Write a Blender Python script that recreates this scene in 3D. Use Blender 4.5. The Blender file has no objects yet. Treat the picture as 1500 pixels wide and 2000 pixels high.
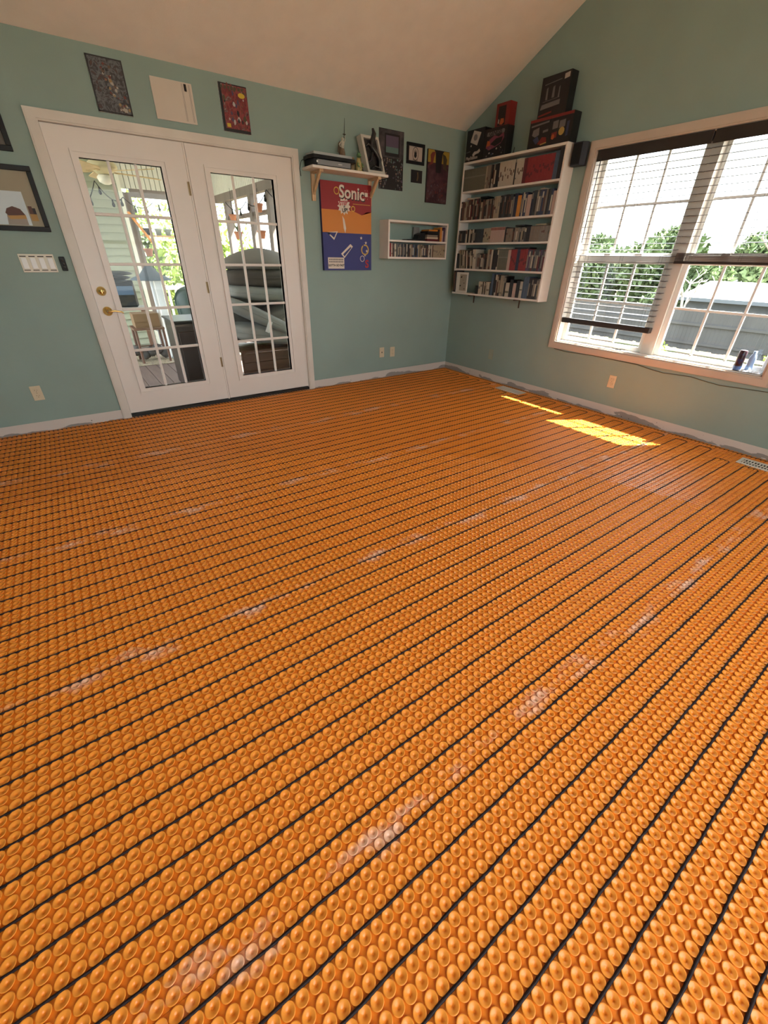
import bpy, math, random
import numpy as np
from mathutils import Vector, Matrix
R = math.radians
random.seed(7)
scn = bpy.context.scene
col = scn.collection

# ------------------------------------------------------------------ camera
cam_d = bpy.data.cameras.new('camera'); cam = bpy.data.objects.new('camera', cam_d); col.objects.link(cam)
right = Vector((0.8172651830, -0.5760549568, 0.0154372059))
up = Vector((0.2934438245, 0.4390733423, 0.8491792048))
fwd = Vector((0.4959519557, 0.6894746456, -0.5278791251))
M = Matrix((right, up, -fwd)).transposed().to_4x4()
M.translation = Vector((-4.16634, -4.38794, 1.30673))
cam.matrix_world = M
cam_d.sensor_fit = 'VERTICAL'; cam_d.sensor_height = 36.0
cam_d.lens = 799.6 / 2000.0 * 36.0
cam_d.clip_start = 0.05; cam_d.clip_end = 300
scn.camera = cam

# ------------------------------------------------------------------ light
scn.view_settings.view_transform = 'Standard'
scn.view_settings.look = 'None'
scn.view_settings.gamma = 1.0
scn.view_settings.exposure = -0.05
scn.view_settings.use_curve_mapping = False
SKY = 7.5
w = bpy.data.worlds.new('world'); scn.world = w; w.use_nodes = True
nt = w.node_tree; nt.nodes.clear()
wo = nt.nodes.new('ShaderNodeOutputWorld'); bg = nt.nodes.new('ShaderNodeBackground')
sky = nt.nodes.new('ShaderNodeTexSky'); sky.sky_type = 'NISHITA'; sky.sun_disc = False
sky.sun_elevation = R(54); sky.sun_rotation = R(121); sky.air_density = 1.0; sky.dust_density = 4.0
sc = nt.nodes.new('ShaderNodeVectorMath'); sc.operation = 'SCALE'; sc.inputs['Scale'].default_value = 0.10
mx = nt.nodes.new('ShaderNodeMix'); mx.data_type = 'RGBA'; mx.inputs[0].default_value = 0.72
mx.inputs[7].default_value = (0.93, 0.97, 1.0, 1)
nt.links.new(sky.outputs[0], sc.inputs[0]); nt.links.new(sc.outputs[0], mx.inputs[6])
nt.links.new(mx.outputs[2], bg.inputs[0]); bg.inputs[1].default_value = SKY
nt.links.new(bg.outputs[0], wo.inputs[0])

sd = bpy.data.lights.new('sun', 'SUN'); sun = bpy.data.objects.new('sun', sd); col.objects.link(sun)
sd.energy = 60.0; sd.angle = R(0.6); sd.color = (1.0, 0.93, 0.80)
sun.rotation_euler = Vector((-0.62, 0.375, -1.0)).to_track_quat('-Z', 'Y').to_euler()
sun.location = (8, -6, 14)

def area(name, loc, direction, sx, sy, power, color=(1, 1, 1)):
    d = bpy.data.lights.new(name, 'AREA'); d.shape = 'RECTANGLE'; d.size = sx; d.size_y = sy
    d.energy = power; d.color = color
    o = bpy.data.objects.new(name, d); col.objects.link(o); o.location = loc
    o.rotation_euler = Vector(direction).to_track_quat('-Z', 'Y').to_euler(); return o
# area fill lamp added behind the camera, at the made-up front wall opening
area('front_fill_light', (-3.2, -6.05, 1.7), (0, 1, 0.12), 3.6, 1.6, 24, (1.0, 0.95, 0.88))

# ------------------------------------------------------------------ helpers
def lin(c):
    return tuple(((v / 255) / 12.92 if v / 255 <= 0.04045 else ((v / 255 + 0.055) / 1.055) ** 2.4) for v in c)
_m = {}
def mat(name, color, rough=0.6, metal=0.0, spec=0.5, var=0.0, vscale=8.0, bump=0.0, bscale=60.0, coat=0.0, stretch=None):
    if name in _m: return _m[name]
    m = bpy.data.materials.new(name); m.use_nodes = True; n = m.node_tree; p = n.nodes['Principled BSDF']
    p.inputs['Base Color'].default_value = (*color, 1); p.inputs['Roughness'].default_value = rough
    p.inputs['Metallic'].default_value = metal; p.inputs['Specular IOR Level'].default_value = spec
    p.inputs['Coat Weight'].default_value = coat
    tc = n.nodes.new('ShaderNodeTexCoord'); mp = n.nodes.new('ShaderNodeMapping')
    n.links.new(tc.outputs['Object'], mp.inputs[0])
    if stretch: mp.inputs['Scale'].default_value = stretch
    nz = n.nodes.new('ShaderNodeTexNoise'); nz.inputs['Scale'].default_value = vscale; nz.inputs['Detail'].default_value = 5
    n.links.new(mp.outputs[0], nz.inputs[0])
    rp = n.nodes.new('ShaderNodeValToRGB'); v = max(var, 0.02)
    rp.color_ramp.elements[0].position = 0.3; rp.color_ramp.elements[1].position = 0.7
    rp.color_ramp.elements[0].color = (*[c * (1 - v) for c in color], 1)
    rp.color_ramp.elements[1].color = (*[min(1, c * (1 + v)) for c in color], 1)
    n.links.new(nz.outputs[0], rp.inputs[0]); n.links.new(rp.outputs[0], p.inputs['Base Color'])
    if bump > 0:
        b = n.nodes.new('ShaderNodeBump'); b.inputs['Strength'].default_value = bump; b.inputs['Distance'].default_value = 0.002
        z = n.nodes.new('ShaderNodeTexNoise'); z.inputs['Scale'].default_value = bscale; z.inputs['Detail'].default_value = 3
        n.links.new(mp.outputs[0], z.inputs[0]); n.links.new(z.outputs[0], b.inputs['Height']); n.links.new(b.outputs[0], p.inputs['Normal'])
    _m[name] = m; return m
def hx(name, r, g, b, rough=0.6, **k): return mat(name, lin((r, g, b)), rough, **k)

def ramp_mat(name, stops, kind='NOISE', scale=12, rough=0.5, detail=6, stretch=(1, 1, 1), dist=0.0):
    m = bpy.data.materials.new(name); m.use_nodes = True; n = m.node_tree; p = n.nodes['Principled BSDF']
    p.inputs['Roughness'].default_value = rough
    tc = n.nodes.new('ShaderNodeTexCoord'); mp = n.nodes.new('ShaderNodeMapping'); mp.inputs['Scale'].default_value = stretch
    n.links.new(tc.outputs['Object'], mp.inputs[0])
    rp = n.nodes.new('ShaderNodeValToRGB'); rp.color_ramp.interpolation = 'LINEAR'
    el = rp.color_ramp.elements
    while len(el) < len(stops): el.new(0.5)
    for e, (pos, c) in zip(el, stops): e.position = pos; e.color = (*lin(c), 1)
    if kind == 'NOISE':
        t = n.nodes.new('ShaderNodeTexNoise'); t.inputs['Scale'].default_value = scale; t.inputs['Detail'].default_value = detail
        t.inputs['Distortion'].default_value = dist; n.links.new(mp.outputs[0], t.inputs[0]); n.links.new(t.outputs[0], rp.inputs[0])
    else:
        t = n.nodes.new('ShaderNodeTexVoronoi'); t.inputs['Scale'].default_value = scale; n.links.new(mp.outputs[0], t.inputs[0])
        s = n.nodes.new('ShaderNodeSeparateColor'); n.links.new(t.outputs['Color'], s.inputs[0]); n.links.new(s.outputs[0], rp.inputs[0])
    n.links.new(rp.outputs[0], p.inputs['Base Color']); return m

class MB:
    def __init__(s): s.v = []; s.f = []; s.mi = []; s.sm = []; s.T = None
    def add(s, vs, fs, mi=0, smooth=False):
        o = len(s.v)
        if s.T is not None: vs = [tuple(s.T @ Vector(v)) for v in vs]
        s.v += [tuple(v) for v in vs]; s.f += [tuple(i + o for i in f) for f in fs]
        s.mi += [mi] * len(fs); s.sm += [smooth] * len(fs); return s
    def box(s, x0, x1, y0, y1, z0, z1, mi=0):
        if x0 > x1: x0, x1 = x1, x0
        if y0 > y1: y0, y1 = y1, y0
        if z0 > z1: z0, z1 = z1, z0
        return s.add([(x0, y0, z0), (x1, y0, z0), (x1, y1, z0), (x0, y1, z0), (x0, y0, z1), (x1, y0, z1), (x1, y1, z1), (x0, y1, z1)],
                     [(0, 3, 2, 1), (4, 5, 6, 7), (0, 1, 5, 4), (1, 2, 6, 5), (2, 3, 7, 6), (3, 0, 4, 7)], mi)
    def bbox(s, x0, x1, y0, y1, z0, z1, b=0.002, mi=0):   # bevelled box
        X = [(x0, x1), (y0, y1), (z0, z1)]; vs = []; idx = {}
        for a in range(3):
            for i in (0, 1):
                for j in (0, 1):
                    for k in (0, 1):
                        p = [X[0][i], X[1][j], X[2][k]]
                        for q in range(3):
                            if q != a: p[q] += b if (i, j, k)[q] == 0 else -b
                        idx[(a, i, j, k)] = len(vs); vs.append(tuple(p))
        fs = []
        g = lambda a, *t: idx[(a, *t)]
        fs += [(g(0, 0, 0, 0), g(0, 0, 0, 1), g(0, 0, 1, 1), g(0, 0, 1, 0)), (g(0, 1, 0, 0), g(0, 1, 1, 0), g(0, 1, 1, 1), g(0, 1, 0, 1))]
        fs += [(g(1, 0, 0, 0), g(1, 1, 0, 0), g(1, 1, 0, 1), g(1, 0, 0, 1)), (g(1, 0, 1, 0), g(1, 0, 1, 1), g(1, 1, 1, 1), g(1, 1, 1, 0))]
        fs += [(g(2, 0, 0, 0), g(2, 0, 1, 0), g(2, 1, 1, 0), g(2, 1, 0, 0)), (g(2, 0, 0, 1), g(2, 1, 0, 1), g(2, 1, 1, 1), g(2, 0, 1, 1))]
        for i in (0, 1):
            for j in (0, 1):
                fs += [(g(0, i, j, 0), g(0, i, j, 1), g(1, i, j, 1), g(1, i, j, 0)), (g(0, i, 0, j), g(0, i, 1, j), g(2, i, 1, j), g(2, i, 0, j)), (g(1, 0, i, j), g(1, 1, i, j), g(2, 1, i, j), g(2, 0, i, j))]
                for k in (0, 1): fs.append((g(0, i, j, k), g(1, i, j, k), g(2, i, j, k)))
        return s.add(vs, fs, mi)
    def tube(s, pts, r, n=8, mi=0, caps=True, smooth=True):
        pts = [Vector(p) for p in pts]; rs = r if isinstance(r, (list, tuple)) else [r] * len(pts)
        vs = []; fs = []; prev = None
        for i, p in enumerate(pts):
            t = (pts[min(i + 1, len(pts) - 1)] - pts[max(i - 1, 0)])
            if t.length < 1e-9: t = Vector((0, 0, 1))
            t.normalize()
            if prev is None:
                a = Vector((0, 0, 1)) if abs(t.z) < 0.9 else Vector((1, 0, 0)); u = t.cross(a).normalized()
            else:
                u = (prev - t * prev.dot(t)); u = u.normalized() if u.length > 1e-6 else t.orthogonal().normalized()
            prev = u; w_ = t.cross(u)
            for k in range(n):
                a = 2 * math.pi * k / n; vs.append(p + (u * math.cos(a) + w_ * math.sin(a)) * rs[i])
        for i in range(len(pts) - 1):
            for k in range(n): fs.append((i * n + k, i * n + (k + 1) % n, (i + 1) * n + (k + 1) % n, (i + 1) * n + k))
        s.add(vs, fs, mi, smooth)
        if caps:
            s.add([vs[k] for k in range(n)][::-1], [tuple(range(n))], mi); s.add(vs[-n:], [tuple(range(n))], mi)
        return s
    def lathe(s, prof, c=(0, 0, 0), n=20, axis='z', mi=0, smooth=True):
        vs = []; fs = []; m_ = len(prof)
        for (r, h) in prof:
            for k in range(n):
                a = 2 * math.pi * k / n; x, y = r * math.cos(a), r * math.sin(a)
                q = (x, y, h) if axis == 'z' else ((h, x, y) if axis == 'x' else (y, h, x))
                vs.append((q[0] + c[0], q[1] + c[1], q[2] + c[2]))
        for i in range(m_ - 1):
            for k in range(n): fs.append((i * n + k, i * n + (k + 1) % n, (i + 1) * n + (k + 1) % n, (i + 1) * n + k))
        return s.add(vs, fs, mi, smooth)
    def prism(s, poly, axis, a, b, mi=0):   # poly in the two other axes (order x,y,z)
        n = len(poly)
        def P(q, t):
            return {'x': (t, q[0], q[1]), 'y': (q[0], t, q[1]), 'z': (q[0], q[1], t)}[axis]
        vs = [P(q, a) for q in poly] + [P(q, b) for q in poly]
        fs = [tuple(range(n)), tuple(range(2 * n - 1, n - 1, -1))] + [(i, i + n, (i + 1) % n + n, (i + 1) % n) for i in range(n)]
        return s.add(vs, fs, mi)
    def blob(s, c, r, n=16, m=10, noise=0.0, mi=0, squash=1.0, seed=0, power=1.0):
        rnd = random.Random(seed); ph = [rnd.uniform(0, 6.28) for _ in range(6)]; vs = []; fs = []
        for i in range(m + 1):
            th = math.pi * i / m
            for k in range(n):
                a = 2 * math.pi * k / n
                d = 1 + noise * (math.sin(3 * a + ph[0]) * math.sin(2 * th + ph[1]) + 0.6 * math.sin(5 * a + ph[2] + 3 * th) + 0.4 * math.sin(7 * th + ph[3]))
                f = lambda t: math.copysign(abs(t) ** power, t)
                vs.append((c[0] + r[0] * d * f(math.sin(th)) * f(math.cos(a)), c[1] + r[1] * d * f(math.sin(th)) * f(math.sin(a)), c[2] + r[2] * d * f(math.cos(th))))
        for i in range(m):
            for k in range(n): fs.append((i * n + k, (i + 1) * n + k, (i + 1) * n + (k + 1) % n, i * n + (k + 1) % n))
        return s.add(vs, fs, mi, True)
    def build(s, name, mats, parent=None, origin=None):
        if not isinstance(mats, (list, tuple)): mats = [mats]
        off = Vector(parent['_off']) if parent is not None else Vector(origin or (0, 0, 0))
        me = bpy.data.meshes.new(name); me.from_pydata([(v[0] - off.x, v[1] - off.y, v[2] - off.z) for v in s.v], [], s.f)
        for m_ in mats: me.materials.append(m_)
        if len(mats) > 1: me.polygons.foreach_set('material_index', s.mi)
        me.polygons.foreach_set('use_smooth', s.sm); me.update()
        import bmesh
        bm_ = bmesh.new(); bm_.from_mesh(me); bmesh.ops.recalc_face_normals(bm_, faces=bm_.faces); bm_.to_mesh(me); bm_.free()
        o = bpy.data.objects.new(name, me); col.objects.link(o)
        if parent is not None: o.parent = parent
        else: o.location = off
        o['_off'] = list(off); return o

def tag(o, label, cat, group=None, kind=None):
    o['label'] = label; o['category'] = cat
    if group: o['group'] = group
    if kind: o['kind'] = kind
    return o
def thing(name, label, cat, loc, group=None, kind=None):
    o = bpy.data.objects.new(name, None); col.objects.link(o); o.location = loc; o.empty_display_size = 0.05; o['_off'] = list(loc)
    return tag(o, label, cat, group, kind)
def structure(name, loc=(0, 0, 0)):
    o = bpy.data.objects.new(name, None); col.objects.link(o); o.location = loc; o['_off'] = list(loc); o['kind'] = 'structure'; return o
def S(o): o['kind'] = 'structure'; return o
def text_into(mb, s, size, T, mi=0, bold=0.0, squeeze=1.0):
    cu = bpy.data.curves.new('t', 'FONT'); cu.body = s; cu.size = size; cu.extrude = 0.0004; cu.offset = bold; cu.resolution_u = 3
    cu.align_x = 'CENTER'; cu.align_y = 'CENTER'
    o = bpy.data.objects.new('t', cu); col.objects.link(o); dg = bpy.context.evaluated_depsgraph_get()
    me = bpy.data.meshes.new_from_object(o.evaluated_get(dg))
    mb.add([tuple(T @ Vector((v.co.x * squeeze, v.co.y, v.co.z))) for v in me.vertices], [tuple(p.vertices) for p in me.polygons], mi)
    bpy.data.objects.remove(o); bpy.data.curves.remove(cu); bpy.data.meshes.remove(me)
def TB(x, y, z, rot=0):   # text / drawing plane facing -y (back wall)
    return Matrix.Translation((x, y, z)) @ Matrix.Rotation(R(90), 4, 'X') @ Matrix.Rotation(R(rot), 4, 'Z')
def TR(x, y, z, rot=0):   # facing -x (right wall); reading direction towards -y
    return Matrix.Translation((x, y, z)) @ Matrix.Rotation(R(-90), 4, 'Z') @ Matrix.Rotation(R(90), 4, 'X') @ Matrix.Rotation(R(rot), 4, 'Z')

# ------------------------------------------------------------------ materials
m_wall = mat('wall_paint', (0.262, 0.347, 0.308), 0.75, var=0.03, vscale=3, bump=0.25, bscale=220)
m_ceil = mat('ceiling_paint', (0.78, 0.72, 0.66), 0.9, var=0.03, bump=0.3, bscale=150)
m_trim = mat('trim_paint', (0.72, 0.66, 0.60), 0.45, var=0.04, vscale=5)
m_door = mat('door_paint', (0.74, 0.67, 0.61), 0.42, var=0.02, vscale=4)
m_white = mat('white_vinyl', (0.78, 0.77, 0.75), 0.4)
m_shelf = mat('shelf_white', (0.72, 0.66, 0.60), 0.5, var=0.03)
m_black = mat('black_satin', (0.010, 0.010, 0.011), 0.5, spec=0.25)
m_blackm = mat('black_matte', (0.016, 0.016, 0.016), 0.8, spec=0.2)
m_brass = mat('polished_brass', (0.78, 0.57, 0.22), 0.22, metal=1.0, var=0.08)
m_ivory = mat('ivory_plastic', (0.62, 0.52, 0.36), 0.4)
m_slot = mat('slot_dark', (0.03, 0.02, 0.015), 0.7)
m_pine = mat('pine_wood', (0.55, 0.36, 0.20), 0.55, var=0.18, vscale=6, stretch=(8, 8, 1))
m_brown = mat('dark_brown_wood', (0.022, 0.015, 0.013), 0.5, var=0.2)
m_siding = mat('siding_paint', (0.34, 0.37, 0.28), 0.6)
m_deck = mat('deck_boards', (0.15, 0.105, 0.09), 0.7, var=0.12, stretch=(3, 0.4, 1))
m_post = mat('weathered_post', (0.20, 0.17, 0.155), 0.8, var=0.15, stretch=(1, 1, 0.3))
m_terra = mat('terracotta', (0.50, 0.22, 0.13), 0.8, var=0.12)
m_green = mat('leaf_green', (0.12, 0.17, 0.07), 0.6, var=0.35, vscale=2.5)
m_green2 = mat('yellow_green_leaves', (0.26, 0.34, 0.08), 0.6, var=0.3, vscale=2)
m_bark = mat('grey_bark', (0.30, 0.28, 0.26), 0.9, var=0.2)

def glass_mat(name, tint=(0.96, 0.98, 0.98), refl=1.0):
    m = bpy.data.materials.new(name); m.use_nodes = True; n = m.node_tree; n.nodes.clear()
    o = n.nodes.new('ShaderNodeOutputMaterial'); t = n.nodes.new('ShaderNodeBsdfTransparent'); t.inputs[0].default_value = (*tint, 1)
    g = n.nodes.new('ShaderNodeBsdfGlossy'); g.inputs['Roughness'].default_value = 0.02
    lw = n.nodes.new('ShaderNodeLayerWeight'); lw.inputs[0].default_value = 0.5   # Schlick reflectance of thin clear glass
    pw = n.nodes.new('ShaderNodeMath'); pw.operation = 'POWER'; pw.inputs[1].default_value = 5.0; n.links.new(lw.outputs['Facing'], pw.inputs[0])
    f = n.nodes.new('ShaderNodeMath'); f.operation = 'MULTIPLY_ADD'; f.inputs[1].default_value = 0.6; f.inputs[2].default_value = 0.014; n.links.new(pw.outputs[0], f.inputs[0])
    x = n.nodes.new('ShaderNodeMixShader'); n.links.new(f.outputs[0], x.inputs[0]); n.links.new(t.outputs[0], x.inputs[1]); n.links.new(g.outputs[0], x.inputs[2])
    n.links.new(x.outputs[0], o.inputs[0]); return m
m_glass = glass_mat('window_glass')

# bare wall board strip where the baseboard was pulled off: white paint with torn grey patches
def strip_mat(name, axis):
    m = bpy.data.materials.new(name); m.use_nodes = True; n = m.node_tree; p = n.nodes['Principled BSDF']; p.inputs['Roughness'].default_value = 0.85
    tc = n.nodes.new('ShaderNodeTexCoord'); sp = n.nodes.new('ShaderNodeSeparateXYZ'); n.links.new(tc.outputs['Object'], sp.inputs[0])
    mp = n.nodes.new('ShaderNodeMapping'); mp.inputs['Scale'].default_value = (2.2, 2.2, 9); n.links.new(tc.outputs['Object'], mp.inputs[0])
    nz = n.nodes.new('ShaderNodeTexNoise'); nz.inputs['Scale'].default_value = 1.6; nz.inputs['Detail'].default_value = 4; n.links.new(mp.outputs[0], nz.inputs[0])
    mr = n.nodes.new('ShaderNodeMapRange'); mr.inputs['From Min'].default_value = 0.0; mr.inputs['From Max'].default_value = 0.075
    mr.inputs['To Min'].default_value = 0.40; mr.inputs['To Max'].default_value = 0.72; n.links.new(sp.outputs[2], mr.inputs[0])
    gt = n.nodes.new('ShaderNodeMath'); gt.operation = 'GREATER_THAN'; n.links.new(nz.outputs[0], gt.inputs[0]); n.links.new(mr.outputs[0], gt.inputs[1])
    a = n.nodes.new('ShaderNodeMix'); a.data_type = 'RGBA'; a.inputs[6].default_value = (0.62, 0.55, 0.50, 1); a.inputs[7].default_value = (0.30, 0.265, 0.24, 1)
    n.links.new(gt.outputs[0], a.inputs[0])
    z2 = n.nodes.new('ShaderNodeTexNoise'); z2.inputs['Scale'].default_value = 26; n.links.new(tc.outputs['Object'], z2.inputs[0])
    g2 = n.nodes.new('ShaderNodeMath'); g2.operation = 'GREATER_THAN'; g2.inputs[1].default_value = 0.735; n.links.new(z2.outputs[0], g2.inputs[0])
    b = n.nodes.new('ShaderNodeMix'); b.data_type = 'RGBA'; b.inputs[7].default_value = (0.07, 0.05, 0.04, 1)
    n.links.new(g2.outputs[0], b.inputs[0]); n.links.new(a.outputs[2], b.inputs[6]); n.links.new(b.outputs[2], p.inputs['Base Color']); return m
m_strip = strip_mat('bare_wallboard', 'x')

# orange plastic mat with dried pale haze on its seams
def mat_orange():
    m = bpy.data.materials.new('orange_mat_plastic'); m.use_nodes = True; n = m.node_tree; p = n.nodes['Principled BSDF']
    p.inputs['Roughness'].default_value = 0.34; p.inputs['Specular IOR Level'].default_value = 0.5
    p.inputs['Subsurface Weight'].default_value = 0.0
    tc = n.nodes.new('ShaderNodeTexCoord'); sp = n.nodes.new('ShaderNodeSeparateXYZ'); n.links.new(tc.outputs['Object'], sp.inputs[0])
    nz = n.nodes.new('ShaderNodeTexNoise'); nz.inputs['Scale'].default_value = 0.9; nz.inputs['Detail'].default_value = 3; n.links.new(tc.outputs['Object'], nz.inputs[0])
    a = n.nodes.new('ShaderNodeMix'); a.data_type = 'RGBA'; a.inputs[6].default_value = (0.86, 0.285, 0.030, 1); a.inputs[7].default_value = (0.92, 0.325, 0.040, 1)
    n.links.new(nz.outputs[0], a.inputs[0])
    hz = n.nodes.new('ShaderNodeMapRange'); hz.inputs['From Max'].default_value = 0.0045; n.links.new(sp.outputs[2], hz.inputs[0])   # orange is deeper at the base film and paler up the studs
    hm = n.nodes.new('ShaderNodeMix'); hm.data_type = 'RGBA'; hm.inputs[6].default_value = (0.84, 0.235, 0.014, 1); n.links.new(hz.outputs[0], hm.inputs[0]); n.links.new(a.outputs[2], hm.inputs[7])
    # distance to the strip's edge in y (local 0 .. -0.992)
    ab = n.nodes.new('ShaderNodeMath'); ab.operation = 'ABSOLUTE'; n.links.new(sp.outputs[1], ab.inputs[0])
    sb = n.nodes.new('ShaderNodeMath'); sb.operation = 'SUBTRACT'; sb.inputs[0].default_value = 0.992; n.links.new(ab.outputs[0], sb.inputs[1])
    mn = n.nodes.new('ShaderNodeMath'); mn.operation = 'MINIMUM'; n.links.new(ab.outputs[0], mn.inputs[0]); n.links.new(sb.outputs[0], mn.inputs[1])
    mr = n.nodes.new('ShaderNodeMapRange'); mr.inputs['From Min'].default_value = 0.015; mr.inputs['From Max'].default_value = 0.11
    mr.inputs['To Min'].default_value = 0.475; mr.inputs['To Max'].default_value = 0.80; n.links.new(mn.outputs[0], mr.inputs[0])
    mp = n.nodes.new('ShaderNodeMapping'); mp.inputs['Scale'].default_value = (1.0, 1.6, 1.0); n.links.new(tc.outputs['Object'], mp.inputs[0])
    z2 = n.nodes.new('ShaderNodeTexNoise'); z2.inputs['Scale'].default_value = 4.5; z2.inputs['Detail'].default_value = 8; z2.inputs['Roughness'].default_value = 0.62; n.links.new(mp.outputs[0], z2.inputs[0])
    d = n.nodes.new('ShaderNodeMath'); d.operation = 'SUBTRACT'; n.links.new(z2.outputs[0], d.inputs[0]); n.links.new(mr.outputs[0], d.inputs[1])
    k = n.nodes.new('ShaderNodeMath'); k.operation = 'MULTIPLY'; k.inputs[1].default_value = 5.0; k.use_clamp = True; n.links.new(d.outputs[0], k.inputs[0])
    k2 = n.nodes.new('ShaderNodeMath'); k2.operation = 'MINIMUM'; k2.inputs[1].default_value = 0.7; n.links.new(k.outputs[0], k2.inputs[0])
    b = n.nodes.new('ShaderNodeMix'); b.data_type = 'RGBA'; b.inputs[7].default_value = (0.84, 0.58, 0.46, 1)
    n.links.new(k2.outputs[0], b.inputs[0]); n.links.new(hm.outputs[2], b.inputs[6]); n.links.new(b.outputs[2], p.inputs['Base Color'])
    return m
m_orange = mat_orange()
m_cable = mat('cable_sheath', (0.020, 0.012, 0.014), 0.55, spec=0.2)

# ------------------------------------------------------------------ room shell
XL, YF, H, SL = -6.2, -6.2, 2.489, 0.48
YR = -3.1; ZR = H + SL * 3.1
gable = lambda y: H + SL * min(-y, y - 2 * YR)
ZF = gable(YF)
S(MB().box(XL, 0.0, YF, 0.0, -0.15, -0.004).build('floor', mat('subfloor', (0.32, 0.24, 0.16), 0.9)))
mb = MB()   # back wall with the door opening
mb.box(XL - .14, -3.935, 0, .14, -0.15, H); mb.box(-2.104, .16, 0, .14, -0.15, H); mb.box(-3.935, -2.104, 0, .14, 2.055, H); mb.box(-3.935, -2.104, 0, .14, -0.15, -0.004)
S(mb.build('wall_back', m_wall))
mb = MB()   # right wall with the window opening and the gable above
oy0, oy1, oz0, oz1 = -3.455, -1.65, 0.585, 2.120
mb.box(0, .16, YF, oy0, -0.15, H); mb.box(0, .16, oy1, 0, -0.15, H); mb.box(0, .16, oy0, oy1, -0.15, oz0); mb.box(0, .16, oy0, oy1, oz1, H)
mb.prism([(0, H), (YR, ZR), (2 * YR, H), (YF, H)], 'x', 0, .16)
S(mb.build('wall_right', m_wall))
mb = MB(); mb.box(XL - .14, XL, YF, 0, -0.15, H)
mb.prism([(0, H), (YR, ZR), (2 * YR, H), (YF, H)], 'x', XL - .14, XL)
S(mb.build('wall_left', m_wall))
mb = MB(); mb.box(XL, -5.1, YF - .14, YF, -0.15, ZF + .02); mb.box(-1.3, 0.16, YF - .14, YF, -0.15, ZF + .02); mb.box(-5.1, -1.3, YF - .14, YF, -0.15, .6); mb.box(-5.1, -1.3, YF - .14, YF, 2.35, ZF + .02)  # opening left for the added fill window
S(mb.build('wall_front', m_wall))
mb = MB()
mb.prism([(0.14, H - .067), (YR, ZR), (YF - .14, gable(YF) - .067), (YF - .14, gable(YF) + .1), (YR, ZR + .17), (0.14, H + .1)], 'x', XL - .14, .16)
S(mb.build('ceiling', m_ceil))
S(MB().box(-4.87 - 1.2, -4.0, -0.003, 0, 0, .083).build('baseboard_back', m_strip, origin=(-6, 0, 0)))
S(MB().box(-2.038, 0, -0.003, 0, 0, .087).build('baseboard_corner', m_strip, origin=(-3.3, 0, 0)))
S(MB().box(-0.003, 0, YF, -0.003, 0, .084).build('baseboard_right', m_strip, origin=(0, -3, 0)))
# made-up window out of view, added to admit fill light; simple frame with panes
for nm, args in (('added_fill_window', ('y',)),):
    r = structure(nm)
    if nm == 'added_fill_window':
        f = MB()
        for a in (-5.1, -3.86, -2.59, -1.35): f.box(a, a + .05, YF - .1, YF - .02, .6, 2.35)
        f.box(-5.1, -1.3, YF - .1, YF - .02, .6, .66); f.box(-5.1, -1.3, YF - .1, YF - .02, 2.29, 2.35); f.box(-5.1, -1.3, YF - .1, YF - .02, 1.45, 1.5)
        f.build('window_frame', m_white, r); MB().box(-5.05, -1.35, YF - .062, YF - .058, .66, 2.29).build('pane', m_glass, r)
    else:
        f = MB()
        for a in (-4.6, -3.63, -2.65): f.box(XL - .1, XL - .02, a, a + .05, .75, 2.2)
        f.box(XL - .1, XL - .02, -4.6, -2.6, .75, .8); f.box(XL - .1, XL - .02, -4.6, -2.6, 2.15, 2.2); f.box(XL - .1, XL - .02, -4.6, -2.6, 1.45, 1.5)
        f.build('window_frame', m_white, r); MB().box(XL - .062, XL - .058, -4.55, -2.65, .8, 2.15).build('pane', m_glass, r)

# ------------------------------------------------------------------ floor mats (real studs, finer near the camera)
P = 0.031
prof_hi = [(0.0112, 0.0), (0.0130, 0.0020), (0.0145, 0.0042), (0.0147, 0.0050), (0.0141, 0.0057), (0.0129, 0.0059), (0.0113, 0.0053), (0.0076, 0.0038), (0.0044, 0.0024), (0.0034, 0.0009), (0.0018, 0.0003)]
prof_lo = [(0.0114, 0.0), (0.0147, 0.0046), (0.0135, 0.0059), (0.0111, 0.0053), (0.0050, 0.0026), (0.0034, 0.0003)]
prof_vl = [(0.0116, 0.0), (0.0146, 0.0050), (0.0128, 0.0059), (0.0020, 0.0002)]
holes = [(-0.225, -0.083, -1.480, -1.130), (-0.262, -0.115, -3.885, -3.598)]
def stud_block(cx, cy, prof, n):
    k = len(cx); m_ = len(prof)
    ang = 2 * np.pi * np.arange(n) / n
    r = np.array([p[0] for p in prof]); h = np.array([p[1] for p in prof])
    lx = (r[:, None] * np.cos(ang)).ravel(); ly = (r[:, None] * np.sin(ang)).ravel(); lz = np.repeat(h, n)
    rs = np.random.RandomState(3); s = 1 + 0.02 * rs.randn(k)[:, None]
    V = np.stack([cx[:, None] + lx * s, cy[:, None] + ly * s, np.broadcast_to(lz, (k, len(lz)))], -1).reshape(-1, 3)
    i, a = np.meshgrid(np.arange(m_ - 1), np.arange(n), indexing='ij'); b = (a + 1) % n
    Q = np.stack([i * n + a, i * n + b, (i + 1) * n + b, (i + 1) * n + a], -1).reshape(-1, 4)
    cap = (m_ - 1) * n + np.arange(n)
    return V, Q, cap, m_ * n, k, n
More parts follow.
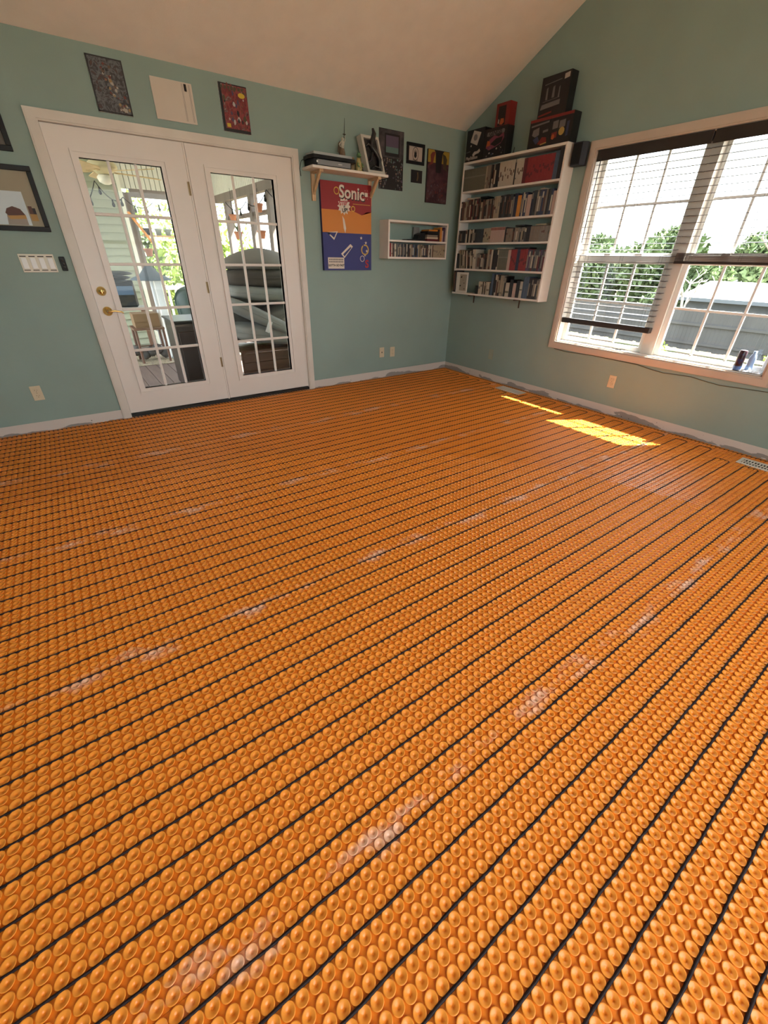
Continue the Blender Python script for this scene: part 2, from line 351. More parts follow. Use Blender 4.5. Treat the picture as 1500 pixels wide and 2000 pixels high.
def floor_strip(y_top, rows, label):
    xs = -0.0255 - P * np.arange(0, int((5.95) / P)); ys = y_top - P / 2 - P * np.arange(rows)
    X, Y = np.meshgrid(xs, ys); X = X.ravel(); Y = Y.ravel()
    ok = np.ones(len(X), bool)
    for (a, b, c, d) in holes: ok &= ~((X > a) & (X < b) & (Y > c) & (Y < d))
    X, Y = X[ok], Y[ok]; D = np.hypot(X + 4.17, Y + 4.39)
    vis = (0.8173 * (X + 4.17) - 0.576 * (Y + 4.39) > -3.2) & (0.496 * (X + 4.17) + 0.689 * (Y + 4.39) > -0.5)
    hi = (D < 1.75) & vis; lo = (D < 3.0) & vis & ~hi; vl = ~hi & ~lo
    verts = []; loops = []; lens = []; base = 0
    for msk, prof, n in ((hi, prof_hi, 20), (lo, prof_lo, 12), (vl, prof_vl, 8)):
        if not msk.any(): continue
        V, Q, cap, per, k, n = stud_block(X[msk], Y[msk], prof, n)
        verts.append(V); off = base + per * np.arange(k)
        q = (Q[None] + off[:, None, None]).reshape(-1, 4); c = (cap[None] + off[:, None])
        loops += [q.ravel(), c.ravel()]; lens += [np.full(len(q), 4), np.full(k, n)]; base += len(V)
    x0, x1 = xs[-1] - P / 2, -0.010; y1 = y_top - P * rows + 0.0006
    bv = np.array([(x0, y1, 0.0), (x1, y1, 0), (x1, y_top, 0), (x0, y_top, 0), (x0, y1, -.003), (x1, y1, -.003), (x1, y_top, -.003), (x0, y_top, -.003)])
    bf = np.array([(0, 1, 2, 3), (0, 4, 5, 1), (1, 5, 6, 2), (2, 6, 7, 3), (3, 7, 4, 0)])
    verts.append(bv); loops.append((bf + base).ravel()); lens.append(np.full(5, 4))
    V = np.concatenate(verts); V[:, 1] -= y_top; L = np.concatenate(loops); N = np.concatenate(lens)
    me = bpy.data.meshes.new('floor_mat'); me.vertices.add(len(V)); me.vertices.foreach_set('co', V.ravel())
    me.loops.add(len(L)); me.loops.foreach_set('vertex_index', L.astype(np.int32))
    me.polygons.add(len(N)); st = np.concatenate([[0], np.cumsum(N)[:-1]]); me.polygons.foreach_set('loop_start', st.astype(np.int32)); me.polygons.foreach_set('loop_total', N.astype(np.int32))
    sm = np.ones(len(N), bool); sm[-5:] = False; me.polygons.foreach_set('use_smooth', sm)
    me.update(calc_edges=True); me.validate()
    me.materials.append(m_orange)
    o = bpy.data.objects.new('floor_mat', me); col.objects.link(o); o.location = (0, y_top, 0.0)
    tag(o, label, 'floor mat', 'orange studded mat sheets covering the floor')
Y0 = -0.0405
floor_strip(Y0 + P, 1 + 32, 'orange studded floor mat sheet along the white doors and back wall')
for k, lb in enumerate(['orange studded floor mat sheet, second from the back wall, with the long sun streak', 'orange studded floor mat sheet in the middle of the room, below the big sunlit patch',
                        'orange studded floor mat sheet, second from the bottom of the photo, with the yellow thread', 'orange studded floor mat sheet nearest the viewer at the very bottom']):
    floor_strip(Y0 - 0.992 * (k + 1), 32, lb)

# heating cable: one continuous serpentine, a run in every third channel
pts = [(-0.041, -5.2, .0047), (-0.041, -0.0405, .0047)]
n0 = 0; side = 1
xl = -5.72
n = 0; path = []
def xend(y):
    if -1.52 < y < -1.09: return -0.258
    if -3.93 < y < -3.56: return -0.29
    return -0.118
y = Y0; path = [(-0.041, -5.0, .0047), (-0.041, Y0 - .02, .0047), (-0.06, Y0, .0047)]
# runs n=0.. : joined at the right for (1,2),(3,4)...,(35,36)
for n in range(0, 53):
    y = Y0 - 0.093 * n
    if n % 2 == 0:
        path += [((-0.10 if n == 0 else xend(y) - .012), y, .0047), (xl + .012, y, .0047), (xl, y - .012, .0047)]
    else:
        xe = xend(y) if xend(y) < xend(y - .093) else xend(y - .093)
        path += [(xl, y + .012, .0047), (xl + .012, y, .0047), (xe - .012, y, .0047), (xe, y - .012, .0047), (xe, y - .081, .0047)]
fine = []
for a, b in zip(path[:-1], path[1:]):
    L_ = (Vector(b) - Vector(a)).length; k = max(1, int(L_ / 0.062))
    for i in range(k):
        q = Vector(a).lerp(Vector(b), i / k); wv = 0.0012 * math.sin(len(fine) * 2.1) if L_ > 1 else 0
        fine.append((q.x, q.y + wv, q.z + 0.0004 * math.sin(len(fine) * 1.3)))
fine.append(path[-1])
mb = MB(); mb.tube(fine, 0.0035, 8)
tag(mb.build('heating_cable', m_cable, origin=(-3, -2.5, 0)), 'thin dark heating cable snapped between the orange studs in long parallel runs', 'cable')
# loose yellow thread
mb = MB()
mb.tube([(-3.83, -3.605, .009), (-3.822, -3.594, .010), (-3.80, -3.602, .009), (-3.79, -3.62, .009), (-3.765, -3.637, .0085), (-3.74, -3.64, .009), (-3.715, -3.655, .010), (-3.706, -3.668, .009), (-3.712, -3.69, .009), (-3.722, -3.71, .0095), (-3.742, -3.735, .009), (-3.765, -3.76, .0085), (-3.778, -3.775, .009), (-3.775, -3.795, .009), (-3.762, -3.812, .010), (-3.75, -3.812, .009)], 0.0009, 5)
tag(mb.build('loose_thread', mat('yellow_thread', (0.85, 0.42, 0.03), 0.5), origin=(-3.75, -3.7, .006)), 'thin curly yellow thread lying on the orange mat', 'thread')

# floor vents
def vent(x0, x1, y0, y1, label, solid):
    t = thing('floor_vent', label, 'vent', ((x0 + x1) / 2, (y0 + y1) / 2, 0), 'metal floor registers along the window wall')
    mg = mat('vent_metal', (0.74, 0.68, 0.60), 0.45)
    f = MB(); b = .022
    f.box(x0, x1, y0, y0 + b, .0062, .0115); f.box(x0, x1, y1 - b, y1, .0062, .0115); f.box(x0, x0 + b, y0 + b, y1 - b, .0062, .0115); f.box(x1 - b, x1, y0 + b, y1 - b, .0062, .0115)
    f.box(x0 + .006, x1 - .006, y0 + .006, y1 - .006, -.002, .0062) if False else None
    f.build('frame', mg, t)
    g = MB()
    if solid: g.box(x0 + b, x1 - b, (y0 + y1) / 2 - .02, y1 - b, .006, .0105)
    ys = (y0 + b, (y0 + y1) / 2 - .02) if solid else (y0 + b, y1 - b)
    k = int((ys[1] - ys[0]) / .018)
    for i in range(k): yy = ys[0] + (i + .5) * (ys[1] - ys[0]) / k; g.box(x0 + b, x1 - b, yy - .0032, yy + .0032, .004, .0105)
    g.box((x0 + x1) / 2 - .003, (x0 + x1) / 2 + .003, ys[0], ys[1], .004, .0108)
    g.build('grille', mg, t)
    MB().box(x0 + .004, x1 - .004, y0 + .004, y1 - .004, -.003, .002).build('duct_opening', m_blackm, t)
vent(-0.228, -0.086, -1.476, -1.134, 'white metal floor vent near the corner, half closed, beside the sun streak', True)
vent(-0.262, -0.122, -3.93, -3.602, 'beige metal floor vent with open louvres cut by the right edge of the photo', False)

# ------------------------------------------------------------------ french doors
r = structure('trim_1')
f = MB(); c = -.017
m_trimd = mat('worn_trim_paint', (0.66, 0.60, 0.53), 0.5, var=0.06, vscale=5)
f.box(-4.0, -3.932, c, -.0005, 0, 2.052); f.box(-3.99, -3.942, c - .006, c, 0, 2.062); f.box(-2.106, -2.0385, c, -.0005, 0, 2.052); f.box(-2.096, -2.049, c - .006, c, 0, 2.062)
f.box(-4.0, -2.0385, c, -.0005, 2.052, 2.115); f.box(-3.99, -2.049, c - .006, c, 2.062, 2.107)
f.build('casing', m_trimd, r)
f = MB(); f.box(-3.9345, -3.931, .0, .14, 0, 2.0545); f.box(-2.108, -2.1045, .0, .14, 0, 2.0545); f.box(-3.931, -2.108, 0, .14, 2.051, 2.0545); f.build('jamb', m_trim, r)
MB().bbox(-3.9305, -2.1085, -.012, .14, .0, .030, .003).build('threshold', mat('dark_threshold', (0.012, 0.011, 0.010), 0.5), r)
S(r)
def french_door(name, x0, x1, gx0, gx1, handle, ph):
    r = structure(name, ((x0 + x1) / 2, 0.02, .035))
    z0, z1, g0, g1 = .040, 2.048, .245, 1.8816; ya, yb = .002, .044
    f = MB()
    f.box(x0, gx0 - .03, ya, yb, z0, z1); f.box(gx1 + .03, x1, ya, yb, z0, z1); f.box(gx0 - .03, gx1 + .03, ya, yb, z0, g0 - .03); f.box(gx0 - .03, gx1 + .03, ya, yb, g1 + .03, z1)
    f.build('panel', m_door, r)
    def ring(mb, a, b_, y_, yy): mb.box(gx0 - b_, gx0 - a, y_, yy, g0 - b_, g1 + b_); mb.box(gx1 + a, gx1 + b_, y_, yy, g0 - b_, g1 + b_); mb.box(gx0 - a, gx1 + a, y_, yy, g0 - b_, g0 - a); mb.box(gx0 - a, gx1 + a, y_, yy, g1 + a, g1 + b_)
    f = MB(); ring(f, .0, .030, -.004, .050); ring(f, .030, .046, -.010, .0019); ring(f, 0, .010, .0, .046)
    f.build('glazing_bead', m_door, r)
    f = MB(); w_ = (gx1 - gx0); h = (g1 - g0); b = .0105
    for i in (1, 2): f.bbox(gx0 + w_ * i / 3 - b, gx0 + w_ * i / 3 + b, .006, .022, g0, g1, .003)
    for i in (1, 2, 3, 4): f.bbox(gx0, gx1, .007, .0215, g0 + h * i / 5 - b, g0 + h * i / 5 + b, .003)
    f.build('muntins', m_door, r)
    MB().box(gx0, gx1, .0235, .0265, g0, g1).build('pane', m_glass, r)
    if handle:
        f = MB(); f.lathe([(0.0, -.030), (.012, -.029), (.016, -.026), (.022, -.020), (.031, -.010), (.034, -.004), (.034, .0)], (-3.868, .001, 1.040), 24, 'y'); f.bbox(-3.871, -3.865, -.040, -.028, 1.026, 1.054, .0015)
        f.build('deadbolt', m_brass, r)
        f = MB(); f.lathe([(.010, -.045), (.011, -.030), (.016, -.020), (.030, -.012), (.035, -.004), (.035, 0)], (-3.866, .001, .893), 24, 'y')
        f.tube([(-3.866, -.040, .893), (-3.85, -.048, .894), (-3.82, -.050, .898), (-3.79, -.050, .893), (-3.77, -.052, .888), (-3.762, -.056, .878)], [.010, .009, .007, .006, .0065, .006], 10)
        f.build('door_handle', m_brass, r)
    if ph:
        for zz in (.40, 1.05, 1.76):
            f = MB(); f.tube([(x1 + .001, -.004, zz - .045), (x1 + .001, -.004, zz + .045)], .0045, 8); f.box(x1 - .012, x1 - .002, -.0012, .0015, zz - .045, zz + .045); f.build('hinge', mat('aged_brass', (.32, .23, .12), .45, metal=.6), r)
    return r
french_door('door_1', -3.9295, -3.0275, -3.7557, -3.2123, True, True)
d2 = french_door('door_2', -3.0085, -2.1095, -2.8394, -2.2938, False, False)
MB().bbox(-3.0265, -3.0095, .004, .05, .031, 2.0505, .003).build('center_post', m_door, d2)

# ------------------------------------------------------------------ porch behind the doors
DK = -.08; PY = 4.2; PX = -1.57
f = MB()
for i in range(0, 30):
    xa = -5.6 + i * .145; f.bbox(xa, xa + .139, .15, PY + .1, DK - .035, DK, .003)
S(f.build('floor_deck', m_deck))
S(MB().box(-5.7, -1.0, .15, PY + .4, 2.46, 2.52).build('ceiling_porch', mat('porch_ceiling', (0.66, 0.68, 0.64), 0.8)))
f = MB()   # lap siding, far wall, left part
for i in range(0, 26):
    z = DK - .05 + i * .1; f.add([(-5.6, PY, z + .1), (-2.98, PY, z + .1), (-2.98, PY - .036, z), (-5.6, PY - .036, z), (-5.6, PY + .08, z), (-2.98, PY + .08, z), (-2.98, PY + .08, z + .1), (-5.6, PY + .08, z + .1)],
          [(0, 1, 2, 3), (3, 2, 5, 4), (4, 5, 6, 7), (1, 0, 7, 6), (1, 6, 5, 2), (0, 3, 4, 7)])
S(f.build('wall_siding', m_siding))
t = structure('trim_2'); 
MB().box(-2.98, -2.93, PY - .04, PY + .1, DK, 2.46).build('corner_board', mat('corner_white', (0.75, 0.77, 0.68), 0.5), t)
f = MB(); f.box(-2.925, -2.82, PY, PY + .1, DK, 2.08); f.box(-2.82, -1.57, PY, PY + .1, 2.03, 2.13); f.box(-1.69, -1.57, PY, PY + .1, DK, 2.03); f.box(-2.25, -2.19, PY + .02, PY + .08, DK, 2.03)
# right side framing (plane x = PX)
f.box(PX, PX + .1, .16, PY, 2.03, 2.13)
for yy in (3.72, 2.62, 1.95, .95): f.box(PX, PX + .1, yy - .06, yy + .06, DK, 2.03)
f.box(PX + .02, PX + .08, 2.0, 3.7, 1.78, 1.83); f.box(PX + .02, PX + .08, .2, 4.1, .78, .86)
f.build('porch_framing', m_post, t)
f = MB()
for i in range(20): f.box(-2.93 + i * .07, -2.93 + i * .07 + .062, PY, PY + .06, 2.13, 2.46)
for i in range(60): f.box(PX, PX + .06, .16 + i * .07, .16 + i * .07 + .062, 2.13, 2.46)
f.box(-2.93, -1.5, PY + .05, PY + .09, 2.13, 2.46); f.box(PX + .05, PX + .09, .16, PY, 2.13, 2.46)
f.build('beadboard', mat('beadboard_paint', (0.66, 0.68, 0.63), 0.6), t)
# railing far side
f = MB(); f.box(-2.8, -1.7, PY + .02, PY + .08, .78, .84); f.box(-2.8, -1.7, PY + .02, PY + .08, DK + .08, DK + .13)
for i in range(9): f.box(-2.72 + i * .115, -2.685 + i * .115, PY + .03, PY + .065, DK + .13, .78)
tag(f.build('porch_railing', mat('railing_white', (0.8, 0.82, 0.8), 0.5), origin=(-2.2, PY, DK)), 'white slatted railing at the far side of the porch seen through the left door', 'railing')

# ceiling fan
t = thing('ceiling_fan', 'cream porch ceiling fan seen through the top of the left door', 'fan', (-3.33, 2.35, 2.46))
mc = mat('fan_cream', (0.62, 0.56, 0.36), 0.5); cx, cy = -3.33, 2.35
f = MB(); f.tube([(cx, cy, 2.46), (cx, cy, 2.20)], .014, 10); f.lathe([(.0, 2.46), (.06, 2.455), (.05, 2.42), (.015, 2.40)], (cx, cy, 0), 18); f.build('rod', mc, t)
f = MB(); f.lathe([(.015, 2.215), (.07, 2.205), (.135, 2.165), (.15, 2.14), (.15, 2.12), (.12, 2.10), (.09, 2.08), (.07, 2.06), (.0, 2.055)], (cx, cy, 0), 24); f.build('motor_housing', mc, t)
f = MB(); f.lathe([(.06, 2.055), (.085, 2.03), (.07, 1.99), (.03, 1.97), (0, 1.968)], (cx, cy, 0), 18); f.build('lamp_globe', mat('globe_glass', (0.85, 0.83, 0.72), 0.3), t)
for k in range(5):
    a = R(20 + 72 * k); T = Matrix.Translation((cx, cy, 2.09)) @ Matrix.Rotation(a, 4, 'Z') @ Matrix.Rotation(R(10), 4, 'X')
    f = MB(); f.T = T; f.prism([(.14, -.045), (.20, -.065), (.62, -.075), (.66, -.05), (.67, 0), (.66, .05), (.62, .075), (.20, .065), (.14, .045)], 'z', -.004, .004); f.box(.08, .17, -.018, .018, -.008, -.004)
    f.build('blade', mat('fan_blade', (0.60, 0.46, 0.25), 0.5, var=.1), t)

def pot(mb, x, y, z, s=1.0): mb.lathe([(0, 0), (.042 * s, 0), (.062 * s, .085 * s), (.070 * s, .085 * s), (.072 * s, .11 * s), (.064 * s, .11 * s), (.058 * s, .07 * s), (0, .07 * s)], (x, y, z), 18)
def sprig(mb, x, y, z, n, h, seed):
    rd = random.Random(seed)
    for i in range(n):
        a = rd.uniform(0, 6.28); q = Vector((math.cos(a), math.sin(a), 0)); l = h * rd.uniform(.5, 1)
        p0 = Vector((x, y, z)); p1 = p0 + q * l * .3 + Vector((0, 0, l * .7)); p2 = p0 + q * l * .7 + Vector((0, 0, l))
        s_ = q.cross(Vector((0, 0, 1))) * .012; mb.add([p0 - s_ * .4, p0 + s_ * .4, p1 + s_, p1 - s_, p2], [(0, 1, 2, 3), (3, 2, 4)])
hp = [(-2.955, 3.0, 1.27, 'terracotta pot hanging in the middle of the left door', 1.95), (-1.70, 3.0, 1.72, 'terracotta pot hanging highest, at the left of the right door', 2.12), (-1.74, 2.75, 1.50, 'terracotta pot hanging below another one in the right door', 1.66),
      (-1.62, 2.15, 1.80, 'pale clay pot hanging near the post in the right door', 2.1), (-1.64, 2.1, 1.50, 'pale clay pot hanging low just above the grey cushions', 1.75)]
for i, (x, y, z, lb, zt) in enumerate(hp):
    t = thing('hanging_pot', lb, 'pot', (x, y, z), 'hanging clay pots on the porch')
    f = MB(); pot(f, x, y, z, .85); f.build('pot', m_terra, t)
    f = MB()
    for k in range(3): a = k * 2.09; f.tube([(x + .058 * math.cos(a), y + .058 * math.sin(a), z + .09), (x, y, z + .26)], .0018, 4)
    f.tube([(x, y, z + .26), (x, y, zt)], .002, 4); f.build('chain', m_blackm, t)
    if i in (0, 2): f = MB(); sprig(f, x, y, z + .07, 14, .13, i); f.build('plant', m_green, t)
t = thing('plant_shelf', 'narrow hanging plank shelf holding small pots beyond the porch railing', 'shelf', (-2.35, PY - .06, 1.53))
MB().box(-2.80, -1.9, PY - .13, PY - .005, 1.53, 1.55).build('plank', m_pine, t)
for xx in (-2.78, -1.92): f = MB(); f.tube([(xx, PY - .07, 1.55), (xx, PY - .07, 2.03)], .003, 5); f.build('hanger', m_blackm, t)
for i, (x, lb, c_) in enumerate([(-2.72, 'small dark pot at the left end of the hanging plank shelf', m_blackm), (-2.56, 'small grey pot second on the hanging plank shelf', None), (-2.42, 'round grey-green pot third on the hanging plank shelf', None), (-2.28, 'dark round pot fourth on the hanging plank shelf', m_blackm), (-2.15, 'pinkish clay pot at the right end of the hanging plank shelf', m_terra)]):
    f = MB(); pot(f, x, PY - .07, 1.551, .8); tag(f.build('small_pot', c_ or mat('glazed_grey', (0.25, 0.30, 0.27), 0.4), origin=(x, PY - .07, 1.551)), lb, 'pot', 'small pots on the hanging plank')
# string lights
def lights(name, pts, label):
    t = thing('string_lights', label, 'string lights', pts[0]); f = MB(); P_ = []
    for a, b in zip(pts[:-1], pts[1:]):
        for i in range(10):
            q = Vector(a).lerp(Vector(b), i / 10); q.z -= .10 * 4 * (i / 10) * (1 - i / 10); P_.append(q)
    P_.append(Vector(pts[-1])); f.tube(P_, .005, 5); f.build('cord', m_blackm, t)
    for i in range(3, len(P_), 4):
        q = P_[i]; f = MB(); f.lathe([(0, .0), (.009, -.001), (.009, -.03), (.016, -.045), (.018, -.06), (.01, -.078), (0, -.08)], (q.x, q.y, q.z), 8); f.build('bulb', m_blackm, t)
lights('a', [(-3.75, 2.4, 1.75), (-3.42, 2.6, 2.02), (-3.05, 3.4, 1.95), (-2.55, 4.05, 1.98), (-1.9, 4.1, 1.97)], 'black string of bulbs draped across the left door view')
lights('b', [(PX - .02, 3.6, 2.0), (PX - .02, 2.7, 1.95), (PX - .02, 1.9, 2.02), (PX - .02, 1.0, 1.9)], 'black string of bulbs along the beam in the right door view')
# chain hook with orange strap
f = MB(); f.add([(-3.02, 3.6, 1.80), (-2.985, 3.6, 1.81), (-2.74, 3.6, 1.42), (-2.77, 3.6, 1.40), (-3.02, 3.61, 1.80), (-2.985, 3.61, 1.81), (-2.74, 3.61, 1.42), (-2.77, 3.61, 1.40)], [(0, 1, 2, 3), (7, 6, 5, 4), (0, 4, 5, 1), (1, 5, 6, 2), (2, 6, 7, 3), (3, 7, 4, 0)])
tag(f.build('orange_strap', mat('orange_strap', (0.8, 0.33, 0.06), .6), origin=(-2.9, 3.6, 1.4)), 'slanting orange strap hanging in the porch opening', 'strap')
# rug, mat, post
tag(MB().bbox(-4.3, -1.9, 2.62, 3.95, DK, DK + .012, .004).build('rug', ramp_mat('rug_weave', [(.35, (150, 135, 110)), (.5, (190, 178, 155)), (.65, (130, 120, 105))], 'NOISE', 25), origin=(-3.1, 3.3, DK)), 'beige patterned rug on the porch deck', 'rug')
tag(MB().bbox(-3.0, -2.1, 2.66, 3.02, DK + .013, DK + .028, .004).build('blue_mat', mat('blue_grey_mat', (0.36, 0.44, 0.46), .9), origin=(-2.6, 2.8, DK + .013)), 'pale blue mat lying on the beige porch rug', 'mat')
# table with bags
t = thing('porch_table', 'white-topped porch table carrying bags, behind the left door', 'table', (-3.5, 3.33, DK))
MB().bbox(-3.88, -3.12, 3.12, 3.55, .58, .61, .004).build('tabletop', mat('table_white', (0.6, 0.6, 0.58), .5), t)
for xx in (-3.84, -3.16):
    for yy in (3.16, 3.51): MB().box(xx - .02, xx + .02, yy - .02, yy + .02, DK, .58).build('leg', mat('rusty_leg', (0.22, 0.12, 0.08), .7), t)
t = thing('dog_food_bag', 'dark blue and brown feed bag standing on the porch table', 'bag', (-3.45, 2.55, .73))
f = MB(); f.T = Matrix.Translation((-3.42, 2.55, .731)) @ Matrix.Rotation(R(-8), 4, 'Z'); f.bbox(-.13, .13, -.07, .07, 0, .30, .025); f.bbox(-.125, .125, -.02, .02, .28, .345, .008); f.build('sack', ramp_mat('bag_print', [(.3, (30, 32, 34)), (.5, (62, 58, 50)), (.7, (30, 40, 52))], 'NOISE', 9), t)
f = MB(); f.T = Matrix.Translation((-3.42, 2.55, .731)) @ Matrix.Rotation(R(-8), 4, 'Z'); f.bbox(-.105, .105, -.074, -.069, .16, .275, .002); f.build('blue_band', mat('bag_blue', (0.10, 0.17, 0.27), .5), t)
f = MB(); f.bbox(-3.80, -3.56, 2.60, 2.74, .731, 1.02, .025); tag(f.build('white_sack', mat('sack_white', (0.5, 0.5, 0.48), .7), origin=(-3.66, 2.62, .73)), 'white sack beside the dark feed bag on the porch table', 'bag')
f = MB()
for i, (dx, dz) in enumerate([(0, 0), (.04, .035), (-.03, .07), (.08, .09)]): f.blob((-3.55 + dx, 2.48, 1.075 + dz), (.19, .10, .028), 16, 8, .06, seed=i)
tag(f.build('folded_tarp', mat('tarp_black', (0.018, 0.022, 0.022), .5), origin=(-3.55, 2.48, 1.05)), 'black folded tarp piled on top of the sacks', 'tarp')
f = MB(); f.lathe([(0.0, 1.20), (.03, 1.17), (.13, 1.06), (.26, 1.0), (.265, .985), (.0, .985)], (-3.02, 2.95, 0), 20); tag(f.build('grey_umbrella_cover', mat('slate_cloth', (0.10, 0.13, 0.16), .8), origin=(-3.02, 2.95, .98)), 'slate grey peaked cloth cover behind the left door panes', 'cover')
MB_ = MB(); MB_.tube([(-3.02, 2.95, DK), (-3.02, 2.95, .99)], .03, 10); tag(MB_.build('white_post', mat('post_white', (0.75, 0.8, 0.82), .5), origin=(-3.02, 2.95, DK)), 'round white post under the grey cloth cover', 'post')
tag(MB().bbox(-3.0, -2.88, 3.05, 3.15, DK, 1.02, .006).build('railing_post', mat('post_white', (0, 0, 0)), origin=(-3.04, 3.1, DK)), 'square white railing post in the middle of the left door', 'post')
for o in list(bpy.data.objects):
    if o.name in ('dog_food_bag', 'white_sack', 'folded_tarp'): o.location += Vector((.08, .78, -.105))
    if o.name == 'porch_table': o.location.z += .0135
# cardboard box on wooden chair
t = thing('wooden_chair', 'old brown wooden chair holding a cardboard box on the porch', 'chair', (-3.32, 2.2, DK)); mw = mat('old_brown_wood', (0.14, 0.07, 0.045), .6, var=.2)
MB().bbox(-3.52, -3.12, 2.0, 2.4, .36, .39, .004).build('seat', mw, t)
for xx in (-3.5, -3.14):
    for yy in (2.03, 2.37): f = MB(); f.tube([(xx, yy, DK), (xx * .995 - .015, yy, .36)], .017, 8); f.build('leg', mw, t)
for yy in (2.03, 2.37): f = MB(); f.tube([(-3.5, yy, .1), (-3.14, yy, .1)], .009, 6); f.build('stretcher', mw, t)
t = thing('cardboard_box', 'tan cardboard box with folded flap on the wooden porch chair', 'box', (-3.3, 2.2, .39))
mcb = mat('cardboard', (0.27, 0.17, 0.09), .8, var=.08); MB().bbox(-3.48, -3.16, 2.04, 2.34, .391, .57, .003).build('carton', mcb, t)
MB().box(-3.48, -3.16, 2.033, 2.037, .47, .57).build('flap', mcb, t)
for o in list(bpy.data.objects):
    if o.name in ('wooden_chair', 'cardboard_box'): o.location += Vector((.08, .70, .0135))
# green armchair shell + dark cabinet
t = thing('green_chair', 'dark green moulded chair with a rounded back on the porch', 'chair', (-2.62, 2.35, DK)); mg = mat('chair_green', (0.045, 0.085, 0.075), .4)
f = MB()
for k in range(1):
    vs = []; fs = []
    for i in range(9):
        for j in range(13):
            u = (j / 12 - .5) * 2; v = i / 8; a = u * 1.35; rr = .24 + .03 * v
            zt = .40 + (.52 * (1 - .38 * abs(u) ** 2.2)) * v; vs.append((-2.62 + rr * math.sin(a), 2.30 + rr * math.cos(a) * .8 + .08 * v, zt))
    for i in range(8):
        for j in range(12): fs.append((i * 13 + j, i * 13 + j + 1, (i + 1) * 13 + j + 1, (i + 1) * 13 + j))
    f.add(vs, fs, 0, True)
o = f.build('backrest', mg, t); sm = o.modifiers.new('thick', 'SOLIDIFY'); sm.thickness = .02
f = MB(); f.blob((-2.62, 2.33, .40), (.25, .22, .03), 20, 8, 0, power=.7); f.build('seat', mg, t)
for dx in (-.17, .17):
    for dy in (-.15, .15): f = MB(); f.tube([(-2.62 + dx * 1.15, 2.33 + dy * 1.15, DK), (-2.62 + dx, 2.33 + dy, .39)], .018, 8); f.build('leg', mg, t)
t = thing('dark_cabinet', 'dark brown cabinet close behind the lower right panes of the left door', 'cabinet', (-2.90, 1.0, DK))
mcab = mat('cabinet_black_brown', (0.020, 0.012, 0.009), .35, var=.2)
MB().bbox(-3.23, -2.70, .85, 1.4, DK + .03, .67, .006).build('body', mcab, t); MB().bbox(-3.25, -2.68, .83, 1.42, .67, .69, .004).build('top', mat('cabinet_top', (0.03, 0.03, 0.03), .4), t)
MB().bbox(-3.21, -2.93, .838, .850, DK + .08, .58, .003).build('door', mcab, t); MB().bbox(-2.91, -2.72, .838, .850, DK + .08, .58, .003).build('door', mcab, t)
for xx in (-3.19, -2.74):
    for yy in (.87, 1.34): MB().box(xx - .02, xx + .02, yy, yy + .04, DK, DK + .03).build('foot', mcab, t)
f = MB(); f.blob((-3.0, 3.45, .35), (.10, .10, .10), 14, 10, 0); f.tube([(-3.0, 3.45, DK + .03), (-3.0, 3.45, .27)], .03, 8)
tag(f.build('planter_stand', mat('grey_stone', (.3, .32, .34), .8), origin=(-3, 3.45, DK)), 'small grey urn on a stem in the shade under the porch table', 'urn')
f = MB()
for i in range(7): f.blob((-3.62 + .09 * i, 2.95, .02 + .03 * (i % 3)), (.07, .09, .07), 10, 7, .1, seed=i)
tag(f.build('firewood_heap', mat('heap_grey', (.09, .085, .08), .9, var=.3), origin=(-3.4, 2.95, DK)), 'heap of dark clutter on the deck under the wooden chair', 'clutter', kind='stuff')
# outdoor bench with cushion pile behind the right door
t = thing('wooden_bench', 'dark brown wooden bench under the grey cushions behind the right door', 'bench', (-2.3, .95, DK)); mwb = mat('bench_brown', (0.085, 0.038, 0.018), .45, var=.2, stretch=(.5, 4, 4))
f = MB()
for i in range(5): f.bbox(-2.62, -1.75, .62 + i * .11, .72 + i * .11, .335, .36, .003)
f.build('seat', mwb, t)
f = MB()
f.box(-2.61, -1.76, .615, .63, DK + .03, .333)
for i in range(4): f.bbox(-2.62, -1.75, .60, .614, DK + .03 + i * .095, DK + .121 + i * .095, .002)
f.build('front_slats', mwb, t)
for xx in (-2.62, -1.80):
    for yy in (.63, 1.12): MB().box(xx, xx + .05, yy, yy + .05, DK, .335).build('leg', mwb, t)
f = MB(); f.bbox(-2.62, -1.74, 1.18, 1.21, .42, .62, .004); f.build('backrest', mwb, t)
mcu = [mat('cushion_taupe', (0.19, 0.172, 0.15), .9, var=.06, bump=.3), mat('cushion_grey', (0.23, 0.232, 0.215), .9, var=.05, bump=.3), mat('cushion_dark', (0.075, 0.062, 0.052), .9, var=.06, bump=.3)]
def cushion(c, r_, rot, mt, lb, nm='cushion', tagp=False, pw=.55, nz=.015, seed=1):
    t = thing(nm, lb, 'cushion', c, 'grey cushions piled behind the right door'); f = MB()
    f.T = Matrix.Translation(c) @ Matrix.Rotation(R(rot[1]), 4, 'Y') @ Matrix.Rotation(R(rot[0]), 4, 'X') @ Matrix.Rotation(R(rot[2]), 4, 'Z')
    f.blob((0, 0, 0), r_, 40, 24, nz, power=pw, seed=seed); f.build('cover', mt, t)
    g = MB(); g.T = f.T; g.tube([(r_[0] * .995 * math.copysign(abs(math.cos(a)) ** pw, math.cos(a)), r_[1] * .995 * math.copysign(abs(math.sin(a)) ** pw, math.sin(a)), 0) for a in [i * math.pi / 24 for i in range(49)]], .005, 6); g.build('piping', mt, t)
    if tagp:
        g = MB(); g.T = f.T; g.box(r_[0] * .1, r_[0] * .1 + .05, -r_[1] * 1.0, -r_[1] * .98, -.13, .0); g.build('care_tag', mat('tag_white', (.6, .6, .58), .7), t)
cushion((-2.22, .86, .50), (.42, .27, .10), (0, 8, 0), mcu[1], 'light grey seat cushion lying lowest in the pile behind the right door', seed=2)
